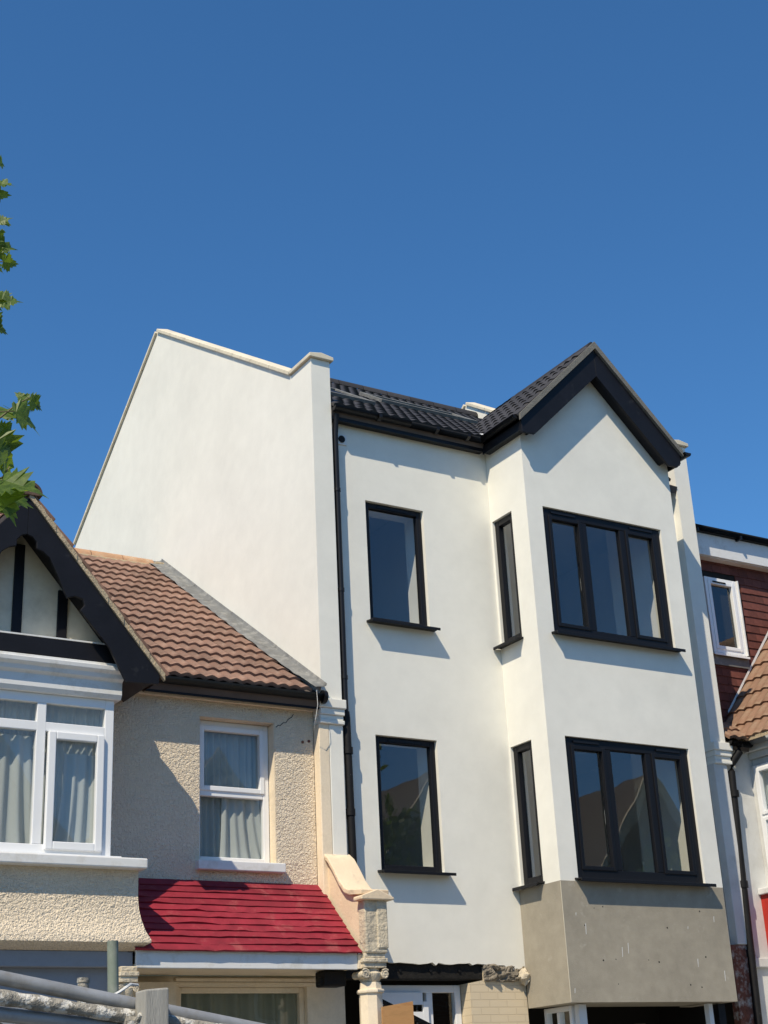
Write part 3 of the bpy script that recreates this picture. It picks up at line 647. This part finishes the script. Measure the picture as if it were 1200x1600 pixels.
ga = math.atan(GS); u1_ = Vector((-math.cos(ga), 0, math.sin(ga))); n1_ = Vector((math.sin(ga), 0, math.cos(ga)))
u2_ = Vector((math.cos(ga), 0, math.sin(ga))); n2_ = Vector((-math.sin(ga), 0, math.cos(ga)))
A, B_ = [], []
for r in range(7):
    for c in range(10):
        oy = -.965+c*.30
        o1 = Vector((5.22, oy, zg(5.22)+.0))+u1_*(r*.30)+n1_*.015
        if 5.735+(oy+.3+.245)*.661 > o1.z+.3: continue
        A.append(slope_matrix(o1, u1_, n1_)); B_.append(slope_matrix(Vector((2.46, oy+.30, zg(2.46)))+u2_*(r*.30)+n2_*.015, u2_, n2_))
lay('roof_tile', tl, A, gr); lay_joined('hidden_slope_tiles', tl, B_, MT['tile_b'], gr)
vm = MB()
for s in (1,):
    n = 26
    for k in range(n):
        t0, t1 = k/n, (k+1)/n; xa, xb = GCX+1.37*t0, GCX+1.37*t1; j = random.uniform(-.008, .008)
        vm.poly([(xa, zg(xa)-.05), (xb, zg(xb)-.05), (xb, zg(xb)+.012+j), (xa, zg(xa)+.012+j)], [], .93, .972+random.uniform(-.006, .006))
part('verge_mortar', vm, MT['mortar'], gr, FY)
seg = 14
for yy in (-1.0, -.56, -.12, .32, .76):
    part('ridge_tile', MB().poly([(GCX+.115*math.cos(math.pi*k/seg), GZ-.03+.125*math.sin(math.pi*k/seg)) for k in range(seg+1)] + [(GCX+.09*math.cos(math.pi*k/seg), GZ-.03+.10*math.sin(math.pi*k/seg)) for k in range(seg, -1, -1)], [], -yy-.43, -yy), MT['gridge'], gr, FY)
part('ridge_end_mortar', MB().poly([(GCX+.09*math.cos(math.pi*k/seg), GZ-.03+.10*math.sin(math.pi*k/seg)) for k in range(seg+1)], [], .6, .985), MT['gridge'], gr, FY)
# porch with red courses
pr_ = part('porch_roof', MB().poly([(.0, 3.785), (.0, 3.72), (-.70, 3.05), (-.70, 3.10)], [], 5.0, 7.335), MT['roofgrey'], Hc, Px)
pa = math.atan2(3.80-3.055, .78); up_p = Vector((0, math.cos(pa), math.sin(pa))); n_p = Vector((0, -math.sin(pa), math.cos(pa)))
Lp = math.hypot(.745, .78); nC = 11
for r in range(nC):
    x = 5.04+random.uniform(-.01, .01); nx = 24; s0 = Lp*r/nC; ln = Lp/nC+.03
    vs = []; W = 7.33-x
    for k in range(nx+1):
        q = x+W*k/nx; wob = .008*noise.noise((q*2.3, r*1.7, 0))+(random.uniform(-.007, .007) if random.random() < .3 else 0)
        b = Vector((q, -.78, 3.055))+up_p*(s0+wob); e = Vector((q, -.78, 3.055))+up_p*(s0+ln)
        vs += [b+n_p*.004, b+n_p*(.022+wob), e+n_p*.006]
    fs = [(k*3+j, k*3+j+1, k*3+j+4, k*3+j+3) for k in range(nx) for j in range(2)]
    me = bpy.data.meshes.new('tile_course'); me.from_pydata([tuple(v) for v in vs], [], fs)
    link('tile_course', me, MT['red'], pr_)
part('porch_fascia', MB().box(5.06, 7.30, -.745, -.715, 2.915, 3.07), MT['wpaint'], Hc, bev=.006)
part('fascia_moulding', MB().poly([(7.30, 2.925), (7.335, 2.925), (7.37, 3.03), (7.37, 3.05), (7.30, 3.05)], [], .70, .76), MT['cream_s'], Hc, FY)
part('porch_soffit', MB().box(5.06, 7.30, -.715, -.01, 2.93, 2.95), MT['cream_s'], Hc)
part('porch_wall', MB().poly(rect(4.87, 7.345, .1, 2.925), [rect(5.80, 7.16, 1.0, 2.83)], -.25, -.02), MT['cream_s'], Hc, FY)
part('porch_side_wall', MB().box(4.87, 5.72, -.10, .019, .1, 2.86), MT['cream_s'], Hc)
for z in (2.84, 2.875): part('head_moulding', MB().box(5.75, 7.25, -.005-(z-2.84)*.6, .019, z, z+.03), MT['cream_s'], Hc, bev=.006)
pw = window(Hc, FY, 5.802, 7.158, 1.0, 2.828, -.08, MT['cream_s'], GLO, fw=.05, name='porch_window')
curtain(Hc, FY, 5.82, 7.14, 1.0, 2.83, -.19, DCURT, .06, .13, 0, seed=30)
part('meter_box', MB().box(7.02, 7.26, -.60, -.40, 2.78, 2.925).box(7.0, 7.05, -.55, -.45, 2.80, 2.87), MT['pipe'], Hc, bev=.02)
# scroll parapet over the shared column
sc = MB()
prof = [(.0, 3.4), (.0, 4.08), (-.10, 4.06), (-.19, 4.00), (-.28, 3.90), (-.40, 3.75), (-.50, 3.66), (-.60, 3.625), (-.80, 3.60), (-.80, 3.06), (-.72, 3.06)]
ps = part('scroll_parapet', MB().poly(prof, [], 7.36, 7.585), MT['peach'], Hc, Px)
top = [(.0, 4.082), (-.10, 4.062), (-.19, 4.002), (-.28, 3.902), (-.40, 3.752), (-.50, 3.662), (-.60, 3.627), (-.83, 3.602)]
cp = MB().poly(top+[(y-.01, z+.05) for y, z in top][::-1], [], 7.315, 7.63)
part('scroll_coping', cp, MT['peach'], ps, Px, bev=.012)
part('front_block', MB().box(7.35, 7.595, -.83, -.70, 3.06, 3.56), MT['oldstone'], ps, bev=.015)
part('front_block', MB().box(7.478, 7.60, -.842, -.71, 3.10, 3.58), MT['oldstone'], ps, bev=.015)
part('block_cap', MB().poly([(7.29, 3.55), (7.655, 3.55), (7.66, 3.575), (7.48, 3.65), (7.29, 3.585)], [], .72, .885), MT['peach'], ps, FY, bev=.01)
# ionic column
def column(cx, cy, ztop, sc_, parent, fade=1):
    col = part('column', MB().lathe(cx, cy, [(.14*sc_, .1), (.14*sc_, .3), (.13*sc_, .35), (.122*sc_, ztop-.36), (.142*sc_, ztop-.355), (.148*sc_, ztop-.34), (.142*sc_, ztop-.325), (.118*sc_, ztop-.32), (.112*sc_, ztop-.26)], 8 if sc_ > .9 else 16), MT['cream_s'], parent, sm=40)
    cap = MB(); k = sc_
    cap.lathe(cx, cy, [(.09*k, ztop-.26), (.125*k, ztop-.21), (.13*k, ztop-.18), (.10*k, ztop-.16), (.10*k, ztop-.13)], 20)
    for sx in (-1, 1):
        path = []
        for q in range(22):
            a = q/21*3.2*math.pi; r = .052*k*(1-q/26)
            path.append((cx+sx*(.115*k-0)+sx*r*math.cos(a+.8), cy-.115*k, ztop-.19+r*math.sin(a+.8)))
        cap.tube(path, .011*k, 6)
        cap.tube([(cx+sx*.115*k, cy-.12*k, ztop-.19), (cx+sx*.115*k, cy+.10*k, ztop-.19)], .04*k, 12)
    cap.box(cx-.13*k, cx+.13*k, cy-.12*k, cy+.12*k, ztop-.13, ztop-.085)
    part('capital', cap, MT['oldstone'], col, sm=45)
    part('abacus', MB().box(cx-.145*k, cx+.145*k, cy-.14*k, cy+.14*k, ztop-.085, ztop-.045).box(cx-.125*k, cx+.125*k, cy-.12*k, cy+.12*k, ztop-.045, ztop), MT['oldstone'], col, bev=.008)
column(7.455, -.70, 3.06, .93, Hc)
column(4.98, -.72, 2.925, .62, Hc)
# ---------------------------------------------------------------- RIGHT HOUSE
Hr = thing('tile_hung_house', 'terraced house with red tile hung dormer and worn white front at the right', 'house', (15.5, 0, 0))
part('front_wall', MB().poly(rect(13.101, 19.0, .1, 5.72), [rect(14.1, 16.0, 3.4, 5.4)], -.28, 0), MT['wornwhite'], Hr, FY)
part('dormer_wall', MB().box(13.101, 18.5, .53, .75, 5.9, 8.55), MT['dark'], Hr)
dh = bpy.data.meshes.new('x')
pt = flat_tile('plain_tile', .165, .17, .012, MT['tile_r'])
fm = []; upz = Vector((0, .03, 1)).normalized(); nz_ = Vector((0, -1, .03)).normalized()
WX0, WX1, WZ0, WZ1 = 13.73, 14.31, 7.17, 8.25
extra = []
for r in range(22):
    for c in range(14):
        xx = 13.11+c*.165+(.0825 if r % 2 else 0); z = 6.05+r*.115
        if WX0-.17 < xx < WX1+.0 and WZ0-.16 < z < WZ1+.02: continue
        (fm if xx < 15.2 else extra).append(slope_matrix(Vector((xx, .528, z)), upz, nz_))
dw = part('tile_hanging', MB().box(13.102, 18.4, .527, .529, 5.95, 8.5), MT['dark'], Hr)
lay('hung_tile', pt, fm, dw, .002)
# fill strips beside the window
wn = window(Hr, face_y(.5), WX0, WX1, WZ0, WZ1, .02, MT['upvc_w'], GLO, fw=.06, sash=.05, sill=(.06, .03, .03))
part('cheek', MB().box(WX1+.002, WX1+.02, .45, .53, WZ0, WZ1), MT['wpaint'], Hr)
part('trickle_vent', MB().box(13.86, 14.10, WZ1-.075, WZ1-.055, .031, .04), MT['pipe'], wn, face_y(.5))
part('apron', MB().box(13.70, 14.36, .49, .515, 7.0, 7.13), MT['lead'], Hr)
part('dormer_fascia', MB().box(13.101, 18.5, .36, .39, 8.51, 8.83), MT['wpaint'], Hr, bev=.005)
part('dormer_soffit', MB().box(13.101, 18.5, .39, .53, 8.50, 8.52), MT['wpaint'], Hr)
part('dormer_roof', MB().box(13.101, 18.6, .30, 4.2, 8.835, 8.93), MT['black'], Hr, bev=.02)
part('dormer_gutter', half_round((13.101, .30, 8.89), (18.5, .30, 8.89), .055), MT['gutter'], Hr, sm=50)
for xx in (13.5, 14.3, 15.1): part('gutter_bracket', MB().box(xx, xx+.03, .25, .36, 8.80, 8.85), MT['gutter'], Hr)
rs = part('roof', MB().poly([(-.12, 5.74), (.53, 6.15), (.53, 6.05), (-.08, 5.66)], [], 13.101, 18.5), MT['roofgrey'], Hr, Px)
to = roman_tile('roof_tile_orange', m=MT['tile_o'])
lay('roof_tile', to, [slope_matrix(Vector((13.12+c*.3, -.17, 5.77))+upv*(r*.31)+nv*.01, upv, nv) for r in range(2) for c in range(3)], rs)
# gable roof over its bay
RS = 1.24; ra = math.atan(RS); RX, RZ = 14.97, 5.84+1.47*RS
def zq(x): return RZ-abs(x-RX)*RS
gr2 = part('bay_roof', MB().poly([(13.52, zq(13.52)-.02), (RX, RZ-.02), (16.44, zq(16.44)-.02), (16.44, zq(16.44)-.08), (RX, RZ-.1), (13.52, zq(13.52)-.08)], [], -.52, .9), MT['roofgrey'], Hr, FY)
ul_ = Vector((math.cos(ra), 0, math.sin(ra))); nl_ = Vector((-math.sin(ra), 0, math.cos(ra)))
ms = []
for r in range(8):
    for c in range(5):
        o1 = Vector((13.47, .50-c*.30, zq(13.47)))+ul_*(r*.31)+nl_*.012
        if o1.x > RX-.1: continue
        ms.append(slope_matrix(o1, ul_, nl_))
lay('roof_tile', to, ms, gr2)
part('valley_lead', MB().add([(13.85, .505, zq(13.85)+.05), (14.96, .505, RZ+.05), (14.96, .505, RZ+.11), (13.85, .505, zq(13.85)+.10)], [(0,1,2,3)]), MT['wpaint'], gr2)
part('ridge_tile', MB().tube([(RX, -.95, RZ), (RX, .5, RZ)], .1, 12), MT['ridge'], gr2, sm=50)
ve = MB()
for i in range(9): ve.box(13.44+random.uniform(-.01, .01), 13.52, -.9+i*.1, -.81+i*.1, zq(13.5)-.07+random.uniform(-.02, .01), zq(13.5)-.02)
part('eave_mortar', ve, MT['mortar'], gr2)
part('gutter', half_round((13.1, -.19, 5.74), (13.46, -.19, 5.74), .055), MT['pipe'], Hr, sm=50)
part('gutter', half_round((13.44, -.88, 5.76), (13.44, -.16, 5.76), .05), MT['wornwhite'], Hr, sm=50)
part('bay_cornice', MB().box(13.52, 16.3, -.86, -.002, 5.66, 5.75).box(13.58, 16.25, -.80, -.002, 5.58, 5.66).box(13.63, 16.2, -.76, -.002, 5.50, 5.58), MT['wornwhite'], Hr, bev=.01)
window(Hr, face_x(13.58), .06, .66, 3.98, 5.49, 0, MT['upvc_w'], GLO, trans=(4.85,), fw=.055, sash=.045, name='bay_window')
part('bay_post', MB().box(13.585, 13.67, -.058, -.002, 3.98, 5.49), MT['wornwhite'], Hr)
part('bay_front', MB().poly(rect(13.675, 16.1, 3.98, 5.495), [rect(13.9, 15.9, 4.05, 5.4)], -.1, 0), MT['wornwhite'], Hr, face_y(-.73))
curtain(Hr, face_x(13.64), .05, .7, 3.98, 5.5, -.05, NET, .015, .08, seed=40)
part('bay_sill', MB().box(13.41, 16.2, -.80, -.002, 3.90, 3.975), MT['wpaint'], Hr, bev=.01)
part('red_panel', MB().box(13.45, 16.15, -.77, -.002, 3.22, 3.899), MT['redpanel'], Hr)
part('band', MB().box(13.17, 16.2, -.78, -.002, 3.08, 3.20) if False else MB().box(13.15, 13.45, -.05, -.001, 3.05, 3.16), MT['wornwhite'], Hr, bev=.01)
part('ground_bay', MB().box(13.5, 16.1, -.72, -.002, .1, 3.2), MT['wornwhite'], Hr)
dpm = MB(); dpm.tube([(13.26, -.19, 5.70), (13.25, -.19, 5.62), (13.17, -.11, 5.48), (13.15, -.10, 5.38), (13.10, -.10, 4.4), (12.99, -.14, 2.4), (12.93, -.14, .2)], .048, 12)
dn_ = part('downpipe', dpm, MT['pipe'], Hr, sm=50)
for z, xx in ((5.1, 13.137), (4.0, 13.078), (3.2, 13.034)): part('pipe_collar', MB().tube([(xx, -.11, z-.04), (xx, -.11, z+.04)], .06, 12), MT['pipe'], dn_, sm=50)

# ================================================================== LOOSE THINGS
# scaffold tubes piled in the street, dipping to the right, on a timber trestle
def tubething(name, p, q, r, m, label, cat='scaffold tube', group='scaffold tubes piled in the foreground', ext=(1.6, 1.0), jit=0):
    p, q = Vector(p), Vector(q); d = (q-p).normalized(); a = p-d*ext[0]; b = q+d*ext[1]; n = 140 if jit else 2
    path = []; rad = []
    for k in range(n):
        c = a.lerp(b, k/(n-1)); path.append(c); rad.append(r*(1+jit*noise.noise(c*14)))
    e = thing(name, label, cat, tuple(a), group)
    mb = MB().tube(path, rad if jit else r, 16); o = part('tube', mb, m, e, sm=50)
    rim = MB().tube([b-d*.002, b+d*.001], r*.82, 16); part('open_end', rim, MT['dark'], e)
    return e, a, b
Y0 = -8.2
tubething('scaffold_tube', (1.559, Y0, 2.096), (2.511, Y0, 1.922), .0242, MT['steel'], 'clean galvanised scaffold tube, uppermost of the pile')
tubething('scaffold_tube', (1.553, Y0-.03, 2.031), (2.029, Y0-.03, 1.964), .0242, MT['dirty'], 'mortar splashed scaffold tube between two clean tubes', jit=.22)
tubething('scaffold_tube', (1.566, Y0, 1.980), (1.995, Y0, 1.930), .0242, MT['steel'], 'clean galvanised scaffold tube under the mortar splashed one', ext=(1.6, .02))
tubething('scaffold_tube', (1.50, Y0+.05, 1.975), (1.70, Y0+.05, 1.87), .0242, MT['dirty'], 'short steep dirty tube at the bottom left corner of the pile', ext=(.3, .8), jit=.06)
cl = thing('scaffold_coupler', 'rusty mortar caked coupler gripping the tubes beside the timber post', 'coupler', (2.02, Y0, 1.9))
part('jaw', MB().tube([(1.985, Y0-.03, 1.945), (2.035, Y0-.03, 1.94)], .036, 10).box(1.99, 2.03, Y0-.075, Y0-.05, 1.91, 1.95), MT['dirty'], cl, sm=40)
part('bolt', MB().tube([(2.01, Y0-.04, 1.93), (2.03, Y0-.09, 1.97)], .009, 8), MT['dirty'], cl)
tp = thing('timber_post', 'grey weathered square timber post standing in front of the scaffold tubes', 'post', (2.08, Y0-.08, 0))
part('shaft', MB().poly([(2.035, 0), (2.145, 0), (2.119, 2.055), (2.03, 2.048)], [], -Y0+.03, -Y0+.12), MT['timber'], tp, FY, bev=.006)
ts = thing('trestle', 'timber trestle carrying the scaffold tubes below the frame', 'trestle', (.6, Y0, 0))
part('beam', MB().box(-.2, 2.6, Y0-.06, Y0+.1, 1.55, 1.66), MT['timber'], ts)
for xx in (-.1, 2.4): part('leg', MB().box(xx, xx+.1, Y0-.05, Y0+.08, 0, 1.55), MT['timber'], ts)
part('chock', MB().box(.1, .3, Y0-.05, Y0+.08, 1.66, 2.1), MT['timber'], ts); part('chock', MB().box(2.3, 2.5, Y0-.05, Y0+.08, 1.66, 1.88), MT['timber'], ts)
e = thing('steel_pole', 'upright green grey steel pole in front of the cream bay', 'pole', (2.66, -6.5, 0))
part('shaft', MB().tube([(2.70, -6.5, 0), (2.613, -6.5, 2.43)], .026, 16), MT['greenpole'], e, sm=50)
part('tie', MB().tube([(2.60, -6.54, 2.18), (2.64, -6.54, 2.20), (2.70, -6.52, 2.235), (2.75, -6.48, 2.235)], .007, 6), MT['wpaint'], e)
e = thing('short_post', 'small grey post stub behind the scaffold tubes', 'post', (2.29, -7, 0))
part('shaft', MB().tube([(2.30, -7, 0), (2.292, -7, 2.205)], .024, 12), MT['dirty'], e, sm=50)
part('cap', MB().tube([(2.292, -7, 2.195), (2.292, -7, 2.215)], .027, 12), MT['dirty'], e, sm=50)
e = thing('plywood_sheet', 'offcut of orange plywood propped upright beside the shared porch column', 'plywood', (7.62, -.9, .13))
part('sheet', MB().poly([(7.44, .13), (7.80, .13), (7.79, 2.615), (7.445, 2.565)], [], .90, .915), MT['ply'], e, FY)
e = thing('grey_plank', 'dark plank leaning across the ground floor window beside the plywood', 'plank', (8.6, -.2, .13))
part('board', MB().add([(7.75, -.30, 2.72), (8.75, -.10, 2.36), (8.75, -.10, 2.32), (7.75, -.30, 2.68), (7.75, -.27, 2.72), (8.75, -.07, 2.36), (8.75, -.07, 2.32), (7.75, -.27, 2.68)], [(0,1,2,3),(4,7,6,5),(0,4,5,1),(3,2,6,7),(0,3,7,4),(1,5,6,2)]), MT['sooty'], e)

# ---------------------------------------------------------------- plane tree reaching in from the left
LEAF_PTS = [(0,0),(.10,-.05),(.22,-.10),(.34,-.07),(.30,.02),(.42,.06),(.36,.12),(.52,.26),(.40,.26),(.42,.36),(.28,.33),(.22,.38),(.26,.52),(.17,.52),(.14,.68),(.07,.66),(0,.86)]
def leaf_mesh(name, seed):
    r = random.Random(seed); pts = [(x*(1+r.uniform(-.1, .1)), y*(1+r.uniform(-.08, .08))) for x, y in LEAF_PTS]
    full = pts+[(-x*(1+r.uniform(-.1, .1)), y) for x, y in pts[-2:0:-1]]
    mid = [(0, .05), (0, .2), (0, .4), (0, .6)]
    bend, fold = r.uniform(.1, .5), r.uniform(.15, .45)
    def z(x, y): return -bend*(y*y)*.5+fold*abs(x)*.5+.05*math.sin(9*x+r.random()*.01)
    vs = [(x, y, z(x, y)) for x, y in full]+[(x, y, z(x, y)) for x, y in mid]; n = len(full); fs = []
    def near(y): return n+min(range(4), key=lambda k: abs(mid[k][1]-y))
    for i in range(n):
        j = (i+1) % n; a, b = near(full[i][1]), near(full[j][1])
        if a == b: fs.append((i, j, a))
        else: fs += [(i, j, b), (i, b, a)]
    me = bpy.data.meshes.new(name); me.from_pydata(vs, [], fs)
    # stalk
    bm = bmesh.new(); bm.from_mesh(me); bmesh.ops.recalc_face_normals(bm, faces=bm.faces)
    a = [bm.verts.new(p) for p in ((-.012, 0, 0), (.012, 0, 0), (.008, -.3, -.03), (-.008, -.3, -.03))]; bm.faces.new(a); bm.to_mesh(me); bm.free()
    me.materials.append(LEAF); return me
LM = [leaf_mesh('leaf', s) for s in range(6)]
T = thing('plane_tree', 'plane tree whose leafy twigs reach into the left edge', 'tree', (-.6, -7.0, 0))
tk = MB(); tk.tube([(-.6, -7.0, -.05), (-.58, -7.0, 1.2), (-.5, -7.05, 2.6), (-.42, -7.1, 4.2), (-.35, -7.1, 6.2), (-.3, -7.1, 8.0)], [.24, .19, .16, .13, .08, .03], 14)
part('trunk', tk, MT['bark'], T, sm=60)
limbs = [((-.5, -7.05, 2.6), (.4, -7.9, 3.4), (1.05, -8.35, 3.85)), ((-.45, -7.07, 3.2), (.3, -7.8, 4.4), (.98, -8.35, 5.05)), ((-.42, -7.1, 4.2), (.3, -7.9, 4.6), (.98, -8.35, 4.65)), ((-.4, -7.1, 4.6), (-.9, -7.0, 5.6), (-1.6, -7.2, 6.2)), ((-.36, -7.1, 5.6), (-.2, -6.4, 6.4), (0, -5.8, 7.0)), ((-.45, -7.07, 3.4), (-1.2, -6.7, 4.2), (-1.9, -6.5, 4.6))]
for l in limbs: part('limb', MB().tube(l, [.07, .035, .012], 8), MT['bark'], T, sm=60)
def put_leaf(p, size, rot, seed):
    o = bpy.data.objects.new('leaf', LM[seed % 6]); C.objects.link(o); o.parent = T
    o.matrix_local = Matrix.Translation(Vector(p)-T.location) @ Euler(rot).to_matrix().to_4x4() @ Matrix.Scale(size, 4); return o
tw = MB()
rl = random.Random(21)
# (x, z) of leaf bases in the plane of the twigs, size and spin
spray = [(1.31, 5.15, .06, -1.4), (1.315, 5.06, .07, -.9), (1.32, 5.035, .07, -1.9), (1.30, 5.0, .08, -1.4), (1.31, 4.915, .06, -1.4), (1.33, 4.87, .06, -1.3), (1.35, 4.865, .05, -.3), (1.345, 4.86, .04, -2.6), (1.34, 4.81, .095, -1.55), (1.35, 4.82, .07, -1.1), (1.33, 4.80, .09, -2.0), (1.31, 4.79, .09, -2.5),
 (1.35, 4.69, .075, -1.45), (1.33, 4.70, .06, -2.2), (1.33, 4.60, .06, -1.6), (1.355, 4.505, .105, -1.85), (1.35, 4.52, .095, -1.5), (1.34, 4.545, .095, -1.15), (1.355, 4.475, .09, -1.7), (1.32, 4.55, .10, -2.2),
 (1.39, 4.08, .15, -.5), (1.435, 4.085, .16, -1.75), (1.41, 4.03, .12, -1.65), (1.39, 4.02, .13, -2.1), (1.50, 4.17, .07, .8), (1.505, 4.165, .085, -1.9), (1.52, 4.16, .06, -1.5),
 (1.37, 3.97, .20, -2.35), (1.39, 3.93, .16, -2.0), (1.40, 3.79, .20, -2.25), (1.40, 3.77, .17, -1.7), (1.38, 3.75, .19, -2.7)]
for i, (x, z, s, sp) in enumerate(spray):
    y = -8.4+rl.uniform(-.06, .06)
    put_leaf((x, y, z), s*1.0, (math.radians(90)+rl.uniform(-.7, .5), sp*-1*0+rl.uniform(-.5, .5), 0), i)
    o = C.objects[-1]
    o.matrix_local = Matrix.Translation(Vector((x, y, z))-T.location) @ Matrix.Rotation(sp, 4, 'Y').inverted() @ Matrix.Rotation(rl.uniform(-.5, .5), 4, 'Z') @ Matrix.Rotation(math.radians(90)+rl.uniform(-.9, .9), 4, 'X') @ Matrix.Scale(s, 4)
    if x < 1.45: tw.tube([(1.05, -8.4, z-.12), (x-.12, y, z-.03), (x, y, z)], [.006, .004, .0022], 5)
tw.tube([(1.39, -8.4, 4.06), (1.45, -8.4, 4.13), (1.50, -8.4, 4.17)], [.004, .003, .002], 5)
tw.tube([(1.36, -8.4, 3.79), (1.415, -8.4, 3.825), (1.435, -8.4, 3.87)], [.004, .004, .003], 5); tw.tube([(1.415, -8.4, 3.825), (1.47, -8.4, 3.79)], [.003, .002], 5)
part('twigs', tw, MT['twig'], T, sm=60)
for i in range(150):
    l = limbs[rl.randrange(len(limbs))]; b = Vector(l[2]).lerp(Vector(l[1]), rl.random()*.8)
    p = b+Vector((rl.gauss(0, .30), rl.gauss(0, .35), rl.gauss(0, .3)))
    if p.x > 1.08: p.x = 1.08-rl.random()*.3
    if p.y < -8.5: p.y = -8.5+rl.random()*.4
    o = put_leaf(p, rl.uniform(.12, .2), (rl.uniform(.3, 1.9), rl.uniform(-.8, .8), rl.uniform(0, 6.28)), i)
cr = MB(); lv = [v.co.copy() for v in LM[0].vertices]; lf = [tuple(p.vertices) for p in LM[0].polygons]
for i in range(900):
    a = rl.uniform(0, 6.28); rr_ = rl.random()**.5*1.9; p = Vector((-.9+rr_*math.cos(a)*.8, -6.6+rr_*math.sin(a)*.9, rl.uniform(3.4, 8.3)))
    if p.x > .85: continue
    Mx = Matrix.Translation(p) @ Euler((rl.uniform(.3, 1.9), rl.uniform(-.8, .8), rl.uniform(0, 6.28))).to_matrix().to_4x4() @ Matrix.Scale(rl.uniform(.12, .2), 4)
    cr.add([Mx @ v for v in lv], lf)
me = bpy.data.meshes.new('crown'); me.from_pydata([tuple(v) for v in cr.v], [], cr.f); o = link('crown', me, LEAF, T, kind='stuff')

# ---------------------------------------------------------------- houses and trees across the street (seen mirrored in the panes)
def opposite(x0, x1, label):
    e = thing('brick_house', label, 'house', ((x0+x1)/2, -22, 0), 'brick houses across the street mirrored in the panes')
    part('wall', MB().box(x0, x1-.02, -29, -21, -.01, 6.6), MT['brick'], e)
    xm = (x0+x1)/2
    part('roof', MB().poly([(x0, 6.6), (x1-.02, 6.6), (xm, 10.6)], [], 20.7, 29.2), MT['roofgrey'], e, FY)
    part('bargeboard', MB().poly([(x0-.05, 6.5), (x0+.3, 6.5), (xm, 10.25), (x1-.3, 6.5), (x1+.03, 6.5), (xm, 10.75)], [], 20.6, 20.69), MT['oldstone'], e, FY)
    for a in (x0+.9, x1-2.3):
        for z in (1.0, 4.0): 
            f = part('window', MB().box(a, a+1.4, -21.0, -20.93, z, z+1.6), MT['upvc_w'], e)
            part('pane', MB().box(a+.08, a+1.32, -20.93, -20.92, z+.08, z+1.52), MT['upvc_b'], f)
opposite(19.5, 26.0, 'red brick gabled house mirrored in the lower narrow window'); opposite(26.05, 32.5, 'red brick gabled house mirrored in the lower bay window')
opposite(12.6, 19.4, 'red brick gabled house mirrored in the small white window'); opposite(6.0, 12.5, 'red brick gabled house mirrored in the white framed bay window')
def street_tree(x, y, h, r, label):
    e = thing('street_tree', label, 'tree', (x, y, 0), 'trees across the street mirrored in the panes'); q = random.Random(int(x*7))
    part('trunk', MB().tube([(x, y, -.05), (x+.1, y, h*.4), (x, y+.1, h*.8)], [.18, .12, .04], 10), MT['bark'], e, sm=60)
    cm = MB(); cl_ = [(x+q.gauss(0, r*.5), y+q.gauss(0, r*.4), h*.62+q.gauss(0, h*.16), q.uniform(.5, .95)) for _ in range(16)]
    for i in range(5200):
        c = q.choice(cl_); v = Vector((q.gauss(0, 1), q.gauss(0, 1), q.gauss(0, 1))).normalized()*c[3]*q.random()**.4
        p = Vector(c[:3])+v; s = q.uniform(.05, .12); E_ = Euler((q.uniform(0, 6), q.uniform(0, 6), q.uniform(0, 6))).to_matrix()
        cm.add([p+E_ @ Vector(d)*s for d in ((-1, -.6, 0), (1, -.6, 0), (1, .6, .3), (-1, .6, .3))], [(0, 1, 2, 3)])
    me = bpy.data.meshes.new('crown'); me.from_pydata([tuple(v) for v in cm.v], [], cm.f); link('crown', me, LEAF2, e)
street_tree(18.2, -17.5, 9.6, 2.0, 'leafy tree mirrored low in the narrow window'); street_tree(21.2, -17.6, 9.4, 2.0, 'leafy tree mirrored at the foot of the narrow window'); street_tree(26.8, -17.6, 8.9, 2.2, 'leafy tree mirrored at the foot of the bay window')
